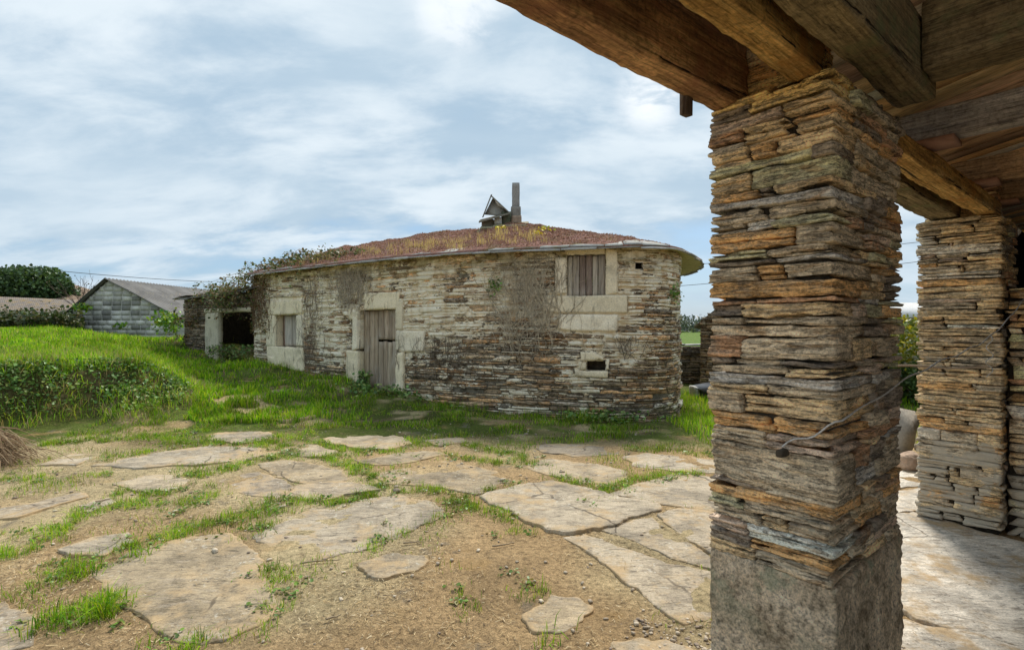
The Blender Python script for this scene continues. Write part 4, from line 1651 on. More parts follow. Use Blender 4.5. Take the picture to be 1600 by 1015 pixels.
def pillar(parent, t0, t1, w0, w1, courses, seed, cell, jut, name='pillar'):
    rng = np.random.default_rng(seed)
    for z1, z0, front in courses:
        H = z1 - z0 - rng.uniform(.001, .006)
        d = rng.uniform(.16, .4)
        W = w1 - w0
        a = 0.0
        for e, c in front:
            L = (e - a) * W - rng.uniform(.002, .010)
            pr = rng.normal(0, jut)
            jl = rng.normal(.004, jut) if a == 0 else 0
            jr = rng.normal(.002, jut * .7) if e == 1 else 0
            dd = d if e == 1 else rng.uniform(.15, .3)
            if (H > .026 and L < W * .8 and rng.random() < .65) or (H > .045 and c != KEY['G'] and rng.random() < .4):
                f = rng.uniform(.35, .65)
                pillar_stone(parent, t0 - pr, w0 + a * W - jl, IN, -E1, L + jl + jr, H * f - .002, dd, z0, c, rng, cell)
                pr2 = rng.normal(0, jut)
                pillar_stone(parent, t0 - pr2, w0 + a * W - jl * .3, IN, -E1, L + jl * .3 + jr - rng.uniform(0, .03), H * (1 - f), dd, z0 + H * f, np.array(c) * rng.uniform(.8, 1.15), rng, cell)
            else:
                pillar_stone(parent, t0 - pr, w0 + a * W - jl, IN, -E1, L + jl + jr, H * rng.uniform(.95, 1.02), dd, z0, c, rng, cell)
            a = e
        # inner (right) face and outer face
        for wface, out, ax_sign in ((w1, IN, 1), (w0, -IN, 1)):
            a = t0 + (d if wface == w1 else .24)
            hh = [(z0, H)]
            if H > .05 and rng.random() < .6:
                f = rng.uniform(.4, .6)
                hh = [(z0, H * f - .003), (z0 + H * f, H * (1 - f))]
            for zz, h2 in hh:
                b = a
                while b < t1 - .03:
                    L = rng.uniform(.10, .34)
                    if t1 - b - L < .09:
                        L = t1 - b
                    pr = rng.normal(0, jut * 1.1)
                    c = PAL_P[rng.integers(0, len(PAL_P))]
                    o_ = pr if wface == w1 else -pr
                    pillar_stone(parent, b, wface + o_, E1, out, L - .006 + (rng.normal(.004, jut) if b + L >= t1 - .01 else 0), h2, .2, zz, c, rng, cell * 1.3)
                    b += L


def core_box(name, t0, t1, w0, w1, z0, z1, mat, parent):
    v = np.array([sp(t, w, z) for z in (z0, z1) for w in (w0, w1) for t in (t0, t1)])
    q = np.array([(0, 2, 3, 1), (4, 5, 7, 6), (0, 1, 5, 4), (2, 6, 7, 3), (0, 4, 6, 2), (1, 3, 7, 5)])
    return mesh_obj(name, v, q, mat, parent)


# near pillar
pil = core_box('pillar', .04, .70, -.405, -.035, -.1, TOPZ - .03, 'dark_core', shed)
cs = []
for (ya, fr), (yb, _) in zip(COURSES[:-1], COURSES[1:]):
    cs.append((corner_z(ya), corner_z(yb), [(e, KEY[c]) for e, c in fr]))
pillar(pil, 0, .735, -.442, 0, cs, 3, .0105, .0065)
# rendered plinth
zpl = corner_z(920)
p, q = rock(.75, zpl + .1, .455, (80, 50, 80), .012, .014, 5, 0, 6, chip=.007)
o_ = sp(-.008, .007)
mesh_obj('plinth', frame_map(p, (o_[0], o_[1], -.1), E1, IN), q, 'concrete_render', pil)
# stones stacked on top of it between the beams, up to the roof
rng = np.random.default_rng(33)
z = TOPZ
while z < 2.78:
    h = rng.uniform(.03, .06)
    a = -.40
    while a < -.13:
        L = min(rng.uniform(.12, .28), -.12 - a)
        pillar_stone(pil, .10 + rng.normal(0, .012), a, IN, -E1, L - .004, h - .003, .25, z, KEY[rng.choice(list('YOTYT'))], rng)
        a += L
    z += h

# far pillar
rng = np.random.default_rng(35)
pil2 = core_box('pillar', 3.55, 4.2, -.53, -.06, -.1, TOPZ - .03, 'dark_core', shed)
cs, z = [], TOPZ
while z > .04:
    h = rng.uniform(.022, .065) * (1.6 if z < .8 else 1)
    k = rng.integers(1, 4)
    e = np.sort(rng.uniform(.2, .8, k - 1))
    f = [(float(x), KEY[rng.choice(list('TGTGWOPT'))]) for x in e] + [(1, KEY[rng.choice(list('TGTGWTOT'))])]
    if abs(z - 1.97) < .035:
        f = [(1, KEY['O'])]
    cs.append((z, z - h, f))
    z -= h
zb2 = z
pillar(pil2, 3.51, 4.22, -.561, -.03, cs, 37, .022, .009)
for o in pil2.children:
    o.data.materials[0] = MATS['washed_slate']
rng = np.random.default_rng(38)
z = TOPZ
while z < 2.78:
    h = rng.uniform(.03, .06)
    pillar_stone(pil2, 3.62 + rng.normal(0, .012), -.54, IN, -E1, .46, h - .003, .25, z, KEY[rng.choice(list('TGRT'))], rng, .04)
    z += h

# half-height end wall beyond the far pillar, with the dark room behind it
EW = Path([tuple(sp(3.63, -.05)[:2]), tuple(sp(3.63, 2)[:2]), tuple(sp(3.63, 4.2)[:2])])
ew = core_box('end_wall', 3.68, 4.05, -.02, 4.2, -.1, 1.84, 'dark_core', shed)
wall_stones(EW, .04, 1.6, -.05, 1.0, [], ew, np.random.default_rng(42), np.array([KEY[k] for k in 'TGTWGT']), 'washed_slate', (.05, .12), (.2, .55), 60, proud=.010)
wall_stones(EW, .04, 1.4, 1.0, 1.87, [], ew, np.random.default_rng(41), np.array([KEY[k] for k in 'TGTORT']), 'pillar_slate', (.03, .07), (.15, .45), 90, proud=.015)
core_box('room_wall', 4.2, 7.5, -.5, -.3, -.1, 2.75, 'dark_core', shed)
core_box('room_wall', 7.3, 7.5, -.3, 4.2, -.1, 2.9, 'dark_core', shed)
core_box('unseen_back_wall', -.9, 7.5, 4.2, 4.5, -.1, 3.8, 'plaster', shed)  # unseen wall, its length set to shade the near pillar's inner face


def beam(name, t0, t1, w0, w1, z0, z1, mat, parent, seed, amp=.012, bend=0.0, along='t', sag=0.0):
    """a timber: box in shed coords, local x along its length"""
    if along == 't':
        L, D = t1 - t0, w1 - w0
        ax, out = E1, IN
        n0 = sp(t0, w1)
    else:
        L, D = w1 - w0, t1 - t0
        ax, out = IN, -E1
        n0 = sp(t0, w0)
    H = z1 - z0
    n = (int(np.clip(L / .03, 6, 120)), 12, 12)
    p, q = rock(L, H, D, n, .014, amp * .55, seed, 0, 2.2, chip=.005)
    # rough-hewn edge
    e = fbm(p * np.array([6, 20, 20]) + seed, 3, seed & 255)
    p[:, 1] += amp * .6 * e
    p[:, 1:] *= 1 + .05 * vnoise(np.stack([p[:, 0] * 2, np.arctan2(p[:, 2] - H / 2, p[:, 1] + D / 2) * 6, p[:, 0] * 0], 1) + seed, seed & 255)[:, None]
    p[:, 2] += amp * .4 * fbm(p * np.array([9, 14, 14]) - seed, 3, (seed + 5) & 255)
    u = p[:, 0] / L
    if bend:
        p[:, 1] += bend * np.sin(u * math.pi * 1.3 + .4)
    if sag:
        p[:, 2] += sag * np.sin(u * math.pi)
    w = frame_map(p, (n0[0], n0[1], z0), ax, out)
    # local axes: x along, z up, y completing a right-handed frame
    xh = np.array([ax[0], ax[1], 0.0]); zh = np.array([0, 0, 1.0]); yh = np.cross(zh, xh)
    rot = np.stack([xh, yh, zh], 1)
    return mesh_obj(name, w, q, mat, parent, smooth=True, rot=rot, origin=(n0[0], n0[1], z0))


beam('beam', -3.1, .09, -.445, -.335, 2.448, 2.72, 'beam_brown', shed, 3, .020)
beam('beam', -3.0, .035, -.125, -.018, 2.452, 2.57, 'beam_ochre', shed, 8, .018, bend=.02)
beam('beam', -2.9, .62, .012, .145, 2.47, 2.72, 'beam_dark', shed, 12, .012)
beam('cross_beam', .36, .525, .15, 4.2, 2.50, 2.74, 'beam_dark', shed, 14, .010, along='w')
# second bay
beam('beam', .75, 3.66, -.50, -.30, 2.47, 2.66, 'beam_dark', shed, 17, .022)
beam('beam', .60, 3.75, -.21, -.085, 2.458, 2.575, 'beam_ochre', shed, 19, .018, bend=-.02)
for i, (t, m) in enumerate(((1.70, 'beam_grey'), (2.98, 'beam_sawn'), (3.9, 'beam_sawn'))):
    beam('joist', t - .06, t + .06, -.24, 4.2, 2.605, 2.77, m, shed, 24 + i, .007, along='w')
    # clay tile packed under the joist end
    v = np.array([sp(t + a, w, z) for z in (2.578, 2.604) for w in (-.23, .02) for a in (-.10, .10)])
    mesh_obj('packing_tile', v, np.array([(0, 2, 3, 1), (4, 5, 7, 6), (0, 1, 5, 4), (2, 6, 7, 3), (0, 4, 6, 2), (1, 3, 7, 5)]), 'clay_tile', shed)
# roof boards running down to the eaves, with chinks between them
rng = np.random.default_rng(55)
t = -2.1  # unseen roof end, cut short to let sky light onto the near pillar
BC = 2.3 * np.array([(.26, .17, .11), (.33, .21, .12), (.21, .14, .10), (.30, .25, .19), (.40, .24, .11), (.24, .19, .14)])
while t < 7.6:
    w_ = rng.uniform(.13, .24)
    L = 5.1 + rng.uniform(-.06, .05)
    p, q = rock(L, .025, w_ - (rng.uniform(.012, .03) if -1.0 < t < .1 else rng.uniform(.004, .014)), (16, 2, 1), .004, .006, int(rng.integers(1, 1e6)), 0, 2)
    p[:, 2] += p[:, 0] * .20
    n0 = sp(t, -.66)
    w = frame_map(p, (n0[0], n0[1], 2.745), IN, -E1)
    xh = np.array([IN[0], IN[1], 0]); zh = np.array([0, 0, 1.0])
    rot = np.stack([xh, np.cross(zh, xh), zh], 1)
    c = BC[rng.integers(0, len(BC))] * rng.uniform(.8, 1.2)
    if .9 < t < 1.75:  # a lit patch put into the colour of these boards
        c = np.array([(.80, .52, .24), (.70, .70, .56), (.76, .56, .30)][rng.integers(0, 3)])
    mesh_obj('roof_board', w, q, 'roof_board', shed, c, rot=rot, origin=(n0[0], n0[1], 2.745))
    t += w_
# slates over the boards
rng = np.random.default_rng(56)
bts = Batch()
w = -.72
row = 0
while w < 4.6:
    t = -2.2 + (row % 2) * .2
    while t < 7.7:
        L = rng.uniform(.42, .8)
        if -.8 < t < 0 and w < .1 and rng.random() < .45:
            t += L
            continue
        p, q = rock(L - rng.uniform(.0, .012), .02, .55, (3, 2, 1), .004, .006, int(rng.integers(1, 1e6)), 0, 3)
        # y runs outward from -D to 0 : down the slope
        p[:, 2] += -p[:, 1] * .20 + p[:, 1] * .05
        o_ = sp(t, w)
        ww = frame_map(p, (o_[0], o_[1], 2.80 + (w + .66) * .20), E1, -IN)
        bts.add(ww, q, None, (.24, .23, .22))
        t += L
    w += .36
    row += 1
tag(bts.build('slates', 'roof_slate', shed), kind='stuff')
# board end that hangs below the eaves
p, q = rock(.045, .24, .03, (2, 2, 4), .003, .004, 5, 0, 5)
o_ = sp(-.20, -.46)
mesh_obj('hanging_board', frame_map(p, (o_[0], o_[1], 2.385), E1, -IN), q, 'door_wood', shed, (.10, .07, .055))

# wire fixed in the joints of the near pillar, strung to the end wall
A = sp(-.03, -.158, 1.172); B = sp(-.03, .03, 1.285); D = sp(3.58, .085, 1.78)
pts = []
for f in np.linspace(0, 1, 10):
    pts.append(A * (1 - f) + B * f + np.array([0, 0, .01 * math.sin(f * 9)]))
for f in np.linspace(.02, 1, 60):
    q_ = B * (1 - f) + D * f
    q_[2] += -.05 * math.sin(f * math.pi) + .006 * math.sin(f * 41) + .03 * math.sin(f * 7)
    pts.append(q_)
v, q = tube(pts, .0034, 5)
o = mesh_obj('fence_wire', v, q, 'wire_metal', smooth=True)
tag(o, 'thin slack grey wire strung from the near slate pillar to the end wall', 'wire')
pts = [sp(3.44 + .01 * math.sin(f * 3), -.72 + f * .62, 1.25 + .02 * f + .008 * math.sin(f * 8)) for f in np.linspace(0, 1, 14)]
v, q = tube(pts, np.linspace(.013, .008, 14) * .9, 6)
o = mesh_obj('stick', v, q, 'dry_stem', None, (.32, .24, .17), smooth=True)
tag(o, 'short bare stick wedged across the far slate pillar', 'stick')
pts = [sp(3.46 + .015 * math.cos(f * 25), -.10 + .02 * math.sin(f * 17), 1.52 - f * .32) for f in np.linspace(0, 1, 40)]
v, q = tube(pts, .0035, 5)
o = mesh_obj('wire_offcut', v, q, 'wire_metal', smooth=True)
tag(o, 'short twisted wire end hanging on the far slate pillar', 'wire')
# iron peg in the joint
p, q = rock(.03, .03, .07, (3, 3, 3), .01, .006, 9)
o_ = sp(-.055, -.175)
mesh_obj('iron_peg', frame_map(p, (o_[0], o_[1], 1.135), IN, -E1), q, 'dark_core', pil)
# blue sheet tucked among the joists
p, q = rock(.3, .12, .2, (10, 8, 6), .03, .05, 19, 0, 7)
o_ = sp(3.3, .30)
o = mesh_obj('plastic_sheet', frame_map(p, (o_[0], o_[1], 2.55), IN, -E1), q, 'blue_sheet')
tag(o, 'crumpled turquoise plastic sheet tucked under the shed joists', 'sheet')

# ------------------------------------------------------------------ grass
def in_house(x, y):
    hp = WALL.p[::8]
    return inside(hp, x, y) | inside(np.array([A0, A1, A1 + nb, A0 + nb]), x, y)


GREENS = np.array([(.15, .33, .012), (.21, .40, .014), (.27, .46, .02), (.07, .19, .012), (.38, .46, .035)])
STRAWC = np.array([(.52, .42, .22), (.42, .32, .16), (.58, .48, .28)])


def grass_cols(n, rng, dry=.08, bright=1.0):
    c = GREENS[rng.integers(0, len(GREENS), n)] * rng.uniform(.75, 1.25, (n, 1)) * bright
    m = rng.random(n) < dry
    c[m] = STRAWC[rng.integers(0, 3, m.sum())] * .8
    return c


def put_blades(bt, x, y, h, w, rng, dry=.08, lean=.5, bright=1.0):
    ok = ~in_house(x, y)
    x, y = x[ok], y[ok]
    h = np.broadcast_to(h, ok.shape)[ok]; w = np.broadcast_to(w, ok.shape)[ok]
    pos = np.stack([x, y, ground_z(x, y) - .008], 1)
    P = np.stack([x * 1.3, y * 1.3, x * 0], 1)
    g = 1 + .3 * fbm(P, 2, 66) + .5 * fbm(P * 3.3, 2, 67)
    blades(bt, pos, h, w, grass_cols(len(x), rng, dry, bright) * g[:, None], lean, rng)


rng = np.random.default_rng(70)
grass = Batch()
# turf between the yard and the house
n = 150000
x = rng.uniform(-6.2, 5.4, n); y = rng.uniform(6.3, 12.5, n)
lw_ = lawn_weight(x, y)
n3 = fbm(np.stack([x * 2.2, y * 2.2, x * 0], 1), 3, 91)
keep = (rng.random(n) < lw_ * np.clip(.32 + 2.1 * n3, .02, 1)) & ~on_flag(x, y, .97) & (y < 12.2 - .0 * x)
x, y, n3 = x[keep], y[keep], n3[keep]
hh = (rng.uniform(.025, .07, len(x)) * (1 + .9 * np.clip(n3 * 2, 0, 1)))
put_blades(grass, x, y, hh, rng.uniform(.005, .010, len(x)), rng, .2, .7)
# terrace lawn and slope, coarser with distance
n = 140000
u = rng.random(n)
y = 8.2 + (26 - 8.2) * u ** 1.5
x = rng.uniform(-1.05, -.42, n) * y + rng.uniform(-1.5, 1.5, n)
mf, mr = terrace_mask(x, y)
n3 = .6 * fbm(np.stack([x * .9, y * .9, x * 0], 1), 3, 92) + .7 * fbm(np.stack([x * 3, y * 2, x * 0], 1), 2, 94)
keep = (rng.random(n) < np.clip(.65 + .9 * n3, .15, 1)) & ((mf > .8) | (mr < .3) | (y > 9.6)) & (lawn_weight(x, y) > .4)
x, y, n3 = x[keep], y[keep], n3[keep]
hh = rng.uniform(.04, .12, len(x)) * (1 + 1.1 * np.clip(n3 * 2, 0, 1)) * (.7 + .03 * y)
put_blades(grass, x, y, hh, .006 + .0007 * y, rng, .10, .55, 1.15)
# strip of rough growth against the house foot
n = 9000
s_ = rng.uniform(0, S_VIS - 1.5, n)
d_ = np.abs(rng.normal(0, .22, n)) + .03
m = (fbm(np.stack([s_ * 1.6, d_ * 0, d_ * 0], 1), 3, 93) > -.1)
pp = WALL.map(np.stack([s_, d_, s_ * 0], 1))[m]
put_blades(grass, pp[:, 0], pp[:, 1], rng.uniform(.06, .22, len(pp)), .008, rng, .14, .5, .9)
# bright patch right of the house corner and behind the pillars
n = 26000
x = rng.uniform(2.6, 9.0, n); y = rng.uniform(7.0, 14.0, n)
keep = (rng.random(n) < .85)
put_blades(grass, x[keep], y[keep], rng.uniform(.07, .2, keep.sum()), .009, rng, .08, .5, 1.25)
# green seams between the flagstones: lines read off the photo
SEAMS = [
    ([(-30, 880), (60, 850), (130, 805), (190, 790), (290, 792), (350, 765)], 1.0), ([(160, 722), (250, 706)], .8), ([(75, 905), (130, 872), (230, 850), (330, 820), (400, 800), (440, 775)], 1.3),
    ([(395, 690), (440, 700), (540, 722), (600, 748), (570, 770), (520, 792)], 1.2), ([(280, 748), (350, 737), (420, 716), (480, 712), (550, 712)], 1.2), ([(330, 850), (400, 832), (440, 800)], .7),
    ([(590, 760), (690, 767), (730, 792), (782, 802)], 1.0), ([(800, 825), (845, 835)], .6), ([(760, 770), (810, 760)], 1.0), ([(555, 856), (640, 825), (685, 805)], .8),
    ([(640, 695), (740, 695), (830, 722), (900, 752), (960, 768), (1000, 748), (1100, 742)], 1.0), ([(30, 1000), (100, 970), (170, 950), (185, 930)], 1.3), ([(80, 915), (110, 895)], 1.4), ([(340, 1005), (420, 962), (440, 930), (420, 890)], .8),
    ([(0, 745), (90, 752), (170, 740)], .6), ([(180, 770), (250, 775), (330, 760)], .8), ([(440, 785), (560, 785), (600, 770)], .8), ([(420, 690), (480, 690), (560, 706), (650, 706)], .9),
    ([(700, 712), (760, 722), (820, 727)], .8), ([(980, 700), (1060, 705), (1110, 712)], .8), ([(20, 835), (100, 830)], .7), ([(640, 740), (600, 735), (540, 735)], .6), ([(60, 700), (200, 690), (330, 676)], 1.2),
    ([(230, 1012), (300, 1006)], .8), ([(690, 790), (740, 780)], .7), ([(250, 690), (420, 700)], .8), ([(720, 940), (740, 930)], .35), ([(815, 925), (830, 922)], .4), ([(900, 790), (960, 775)], .25),
]
for line, dens in SEAMS:
    P = np.array([gp(*q_)[:2] for q_ in line])
    d = np.linalg.norm(np.diff(P, axis=0), axis=1)
    cs_ = np.concatenate([[0], np.cumsum(d)])
    nc = int(max(4, cs_[-1] / .024 * dens))
    s_ = rng.uniform(0, cs_[-1], nc)
    cxy = np.stack([np.interp(s_, cs_, P[:, 0]), np.interp(s_, cs_, P[:, 1])], 1) + rng.normal(0, .075, (nc, 2))
    per = rng.integers(12, 42, nc)
    ctr = np.repeat(cxy, per, axis=0)
    hsc = np.repeat(rng.uniform(.5, 1.35, nc), per)
    xy = ctr + rng.normal(0, .03, ctr.shape)
    ok = ~on_flag(xy[:, 0], xy[:, 1], .965) | (rng.random(len(xy)) < .12)
    xy, hsc = xy[ok], hsc[ok]
    put_blades(grass, xy[:, 0], xy[:, 1], rng.uniform(.02, .09, len(xy)) * hsc, rng.uniform(.0025, .0055, len(xy)), rng, .16, .85, 1.1)
# broad-leaved weeds and dead blades among the grass
bw_ = Batch()
for line, dens in SEAMS:
    P = np.array([gp(*q_)[:2] for q_ in line])
    d = np.linalg.norm(np.diff(P, axis=0), axis=1)
    cs_ = np.concatenate([[0], np.cumsum(d)])
    nc = int(max(2, cs_[-1] / .10 * dens))
    s_ = rng.uniform(0, cs_[-1], nc)
    cxy = np.stack([np.interp(s_, cs_, P[:, 0]), np.interp(s_, cs_, P[:, 1])], 1) + rng.normal(0, .09, (nc, 2))
    k = np.repeat(cxy, 14, axis=0) + rng.normal(0, .028, (nc * 14, 2))
    pos = np.stack([k[:, 0], k[:, 1], ground_z(k[:, 0], k[:, 1]) + rng.uniform(.005, .03, len(k))], 1)
    leaves(bw_, pos, .026, np.array([(.13, .25, .03), (.18, .30, .04), (.09, .17, .03), (.30, .27, .09)]), .9, rng)
    m = nc * 30
    k = np.repeat(cxy, 30, axis=0) + rng.normal(0, .06, (m, 2))
    put_blades(grass, k[:, 0], k[:, 1], rng.uniform(.02, .06, m), .003, rng, .75, 1.3)
o = bw_.build('yard_weeds', 'leaf')
tag(o, 'small broad-leaved weeds among the flagstones', kind='stuff')
# a few taller tussocks close by
for px, py, k, hh in ((160, 965, 110, .2), (100, 975, 70, .16), (60, 990, 40, .14), (215, 870, 60, .12), (640, 690, 60, .12), (785, 812, 60, .11), (905, 655, 300, .28), (1090, 660, 200, .2), (130, 900, 90, .14),
                      (862, 1006, 24, .13), (735, 945, 25, .05), (820, 925, 30, .06)):
    c = gp(px, py)
    xy = c[:2] + rng.normal(0, .05 if k < 150 else .16, (k, 2))
    put_blades(grass, xy[:, 0], xy[:, 1], rng.uniform(.5, 1.1, k) * hh, .0055, rng, .08, .8, 1.1)
# thin scattering of weeds over the bare earth
n = 60000
x = rng.uniform(-6.5, 2.6, n); y = rng.uniform(2.2, 7.6, n)
n3 = fbm(np.stack([x * 1.7, y * 1.7, x * 0], 1), 3, 96)
keep = (rng.random(n) < np.clip(-.12 + 2.4 * n3 + .10 * (y - 5) - .16 * np.clip(x + .3, 0, 2) * (y < 5), 0, 1)) & ~on_flag(x, y, 1.02)
put_blades(grass, x[keep], y[keep], rng.uniform(.02, .07, keep.sum()) * (1 + n3[keep]), .0045, rng, .22, .8)
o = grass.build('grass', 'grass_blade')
tag(o, 'green grass on terrace, slope and in the flagstone joints', kind='stuff')

# dry straw lying on the bare earth
bt = Batch()
n = 130000
x = rng.uniform(-6.5, 2.2, n); y = 2.0 + 5.6 * rng.random(n) ** 1.25
n3 = fbm(np.stack([x * 1.3, y * 1.3, x * 0], 1), 3, 97)
flag = on_flag(x, y, .97)
keep = (rng.random(n) < np.clip(.3 + 2.4 * n3, .02, 1)) & (~flag | (rng.random(n) < .06))
x, y, flag = x[keep], y[keep], flag[keep]
n = len(x)
z = ground_z(x, y) + rng.uniform(.002, .014, n) + flag * .03
az = rng.uniform(0, 2 * math.pi, n)
L = rng.uniform(.006, .034, n) * np.where(rng.random(n) < .05, 2.2, 1); wd = rng.uniform(.0006, .0019, n)
dx = np.stack([np.cos(az), np.sin(az), rng.normal(0, .18, n)], 1)
sx = np.stack([-np.sin(az), np.cos(az), rng.normal(0, .3, n)], 1)
p0 = np.stack([x, y, z], 1)
v = np.stack([p0 - dx * L[:, None] / 2 - sx * wd[:, None], p0 + dx * L[:, None] / 2 - sx * wd[:, None], p0 + dx * L[:, None] / 2 + sx * wd[:, None], p0 - dx * L[:, None] / 2 + sx * wd[:, None]], 1)
pal = np.array([(.58, .45, .26), (.48, .35, .18), (.64, .53, .35), (.34, .24, .13), (.22, .155, .09), (.16, .12, .08)])
c = np.repeat(pal[rng.integers(0, 6, n)] * rng.uniform(.8, 1.2, (n, 1)), 4, axis=0)
bt.add(v.reshape(-1, 3), np.arange(n * 4).reshape(-1, 4), None, c)
o = bt.build('dry_straw', 'dry_stem')
tag(o, 'trampled dry straw and grass clippings over the bare yard', kind='stuff')

# pebbles and crumbs of slate
bt = Batch()
for i in range(900):
    if i < 150:
        c = gp(rng.uniform(985, 1110), rng.uniform(965, 1020))[:2] + rng.normal(0, .04, 2)
        sz = rng.uniform(.005, .018)
    else:
        c = np.array([rng.uniform(-5, 2), rng.uniform(2.3, 8.5)])
        sz = rng.uniform(.005, .022) * (2 if rng.random() < .06 else 1)
    p, q = rock(sz * rng.uniform(1, 2), sz * rng.uniform(.4, .9), sz * rng.uniform(.8, 1.4), (2, 2, 2), sz * .3, sz * .25, int(rng.integers(1, 1e6)), 0, 30)
    a = rng.uniform(0, 6.28)
    w = frame_map(p, (c[0], c[1], float(ground_z(*c)[0]) + .0), (math.cos(a), math.sin(a)), (-math.sin(a), math.cos(a)))
    bt.add(w, q, None, np.array([(.50, .42, .32), (.38, .31, .23), (.60, .51, .39), (.28, .22, .17)][rng.integers(0, 4)]))
o = bt.build('pebbles', 'dressed_stone')
tag(o, 'loose pebbles and slate crumbs scattered over the yard', kind='stuff')
# twigs
TW = [(470, 885, 60, 2, 'long thin dead twig near the lower edge of the oval flagstone'), (630, 852, 30, 1, 'short dead twig on the straw right of the oval flagstone'), (770, 858, 35, 2, 'dead twig lying on straw below the broad pale flagstone'),
      (505, 975, 26, 2, 'pale dead twig on bare earth right of the largest left flagstone'), (150, 788, 30, 2, 'dead twig on the earth at far left below the small slabs'), (110, 900, 40, 1, 'dead twig among grass left of the largest left flagstone')]
for i, (px, py, l, k, lab) in enumerate(TW):
    a = gp(px, py)[:2]; b = gp(px + l, py - k * 4)[:2]
    pts = []
    for f in np.linspace(0, 1, 7):
        m = a * (1 - f) + b * f + rng.normal(0, .006, 2)
        pts.append((m[0], m[1], float(ground_z(*m)[0]) + .018))
    v, q = tube(pts, np.linspace(.007, .003, 7), 5)
    o = mesh_obj('twig', v, q, 'dry_stem', None, (.33, .26, .18), smooth=True)
    tag(o, lab, 'twig', 'twigs fallen in the yard')

# ------------------------------------------------------------------ ivy over the bank of the terrace
IVY = np.array([(.10, .20, .045), (.13, .25, .055), (.07, .14, .035), (.19, .31, .09), (.28, .34, .10)])
bt = Batch()
n = 80000
x = rng.uniform(-10.5, -5.0, n); y = rng.uniform(6.3, 10.0, n)
mf, mr = terrace_mask(x, y)
n3 = fbm(np.stack([x * 1.8, y * 1.8, x * 0], 1), 3, 99)
wgt = sstep(mf, .08, .45) * (1 - sstep(mf, .95, .995)) * sstep(mr, .2, .8) * (1 - .75 * sstep(fbm(np.stack([x * 1.1, y * 1.1, x * 0], 1), 2, 77), .05, .4))
keep = rng.random(n) < wgt * np.clip(.7 + 1.6 * n3, .2, 1)
x, y = x[keep], y[keep]
pos = np.stack([x, y, ground_z(x, y) + rng.uniform(.0, .07, len(x))], 1)
hf = rng.random(len(pos)) < .6
leaves(bt, pos[hf], .034, IVY * 1.1, 1.5, rng)
leaves(bt, pos[~hf] + np.array([0, 0, .02]), .050, IVY * 1.2, 1.3, rng)
o = bt.build('ivy', 'leaf')
tag(o, 'dark glossy ivy covering the terrace bank', kind='stuff')
bt = Batch()
n = 26000
x = rng.uniform(-10.5, -4.6, n); y = rng.uniform(6.3, 10.2, n)
mf, mr = terrace_mask(x, y)
keep = (mf * mr > .04) & ((mf > .85) | (mf < .45) | (rng.random(n) < .25)) & (rng.random(n) < .8)
put_blades(bt, x[keep], y[keep], rng.uniform(.08, .24, keep.sum()), .008, rng, .3, .9, 1.1)
o = bt.build('bank_grass', 'grass_blade')
tag(o, 'long mixed green and dry grass on the terrace bank', kind='stuff')

# heap of dead stems at the left edge
heap = gp(-55, 735)
bt = Batch()
for i in range(420):
    a = rng.uniform(-1.3, 1.2)
    r0 = abs(rng.normal(0, .16))
    th = rng.uniform(0, 6.28)
    st = np.array([heap[0] + r0 * math.cos(th), heap[1] + .2 + r0 * math.sin(th), rng.uniform(.1, .48) * (1 - r0)])
    L = rng.uniform(.2, .62)
    dr = np.array([math.cos(a), math.sin(a) * .8 - .3, rng.uniform(-.65, -.15)])
    dr /= np.linalg.norm(dr)
    pts = [st + dr * L * f + np.array([0, 0, .05 * math.sin(f * 3)]) for f in np.linspace(0, 1, 5)]
    for p_ in pts:
        p_[2] = max(p_[2], .01)
    v, q = tube(pts, rng.uniform(.003, .007) * np.linspace(1, .5, 5), 4)
    bt.add(v, q, None, np.array([(.30, .20, .12), (.40, .29, .18), (.22, .15, .09), (.50, .38, .24)][rng.integers(0, 4)]))
o = bt.build('brushwood_heap', 'dry_stem', smooth=True)
tag(o, 'heap of brown dead stems at the left edge below the ivy bank', 'brushwood')


# ------------------------------------------------------------------ climbers and brambles
def dry_ivy(px0, px1, y_top, y_bot, n_st, seed, label, col=(.27, .22, .165), rad=.004, leafn=0):
    rng = np.random.default_rng(seed)
    s0, s1, z0, z1 = WALL.rect(px0, y_top, px1, y_bot)
    bt = Batch()
    for i in range(n_st):
        s = (s0 + s1) / 2 + rng.normal(0, (s1 - s0) * .27)
        z = z0 + (z1 - z0) * (rng.beta(1.6, 1.3) * .85 - .12)
        ang = rng.normal(math.pi / 2, .35)
        pts = []
        ln = rng.integers(8, 34)
        for k in range(ln):
            pts.append((s, .03 + .02 * rng.random(), z))
            ang += rng.normal(0, .3) + (math.pi / 2 - ang) * .12
            s += math.cos(ang) * .045
            z += math.sin(ang) * .045
            if z > z1 - .1 * rng.random() or s < s0 - .5 or s > s1 + .5:
                break
        if len(pts) < 4:
            continue
        P = WALL.map(np.array(pts))
        v, q = tube(P, rad * rng.uniform(.5, 1.5) * np.linspace(1, .5, len(P)), 4)
        bt.add(v, q, None, np.array(col) * rng.uniform(.6, 1.3))
    o = empty('climbing_stems', tuple(WALL.map(np.array([[(s0 + s1) / 2, .05, z0]]))[0]), label, 'climber', 'dry climbers on the house wall')
    bt.build('stems', 'dry_stem', o, smooth=True)
    if leafn:
        b2 = Batch()
        P = WALL.map(np.stack([rng.uniform(s0, s1, leafn), rng.uniform(.03, .10, leafn), z0 + (z1 - z0) * rng.random(leafn)], 1))
        leaves(b2, P, .05, np.array([(.20, .12, .055), (.14, .09, .045), (.26, .17, .08), (.10, .14, .04)]), None, rng)
        b2.build('leaves', 'leaf', o)
    return o


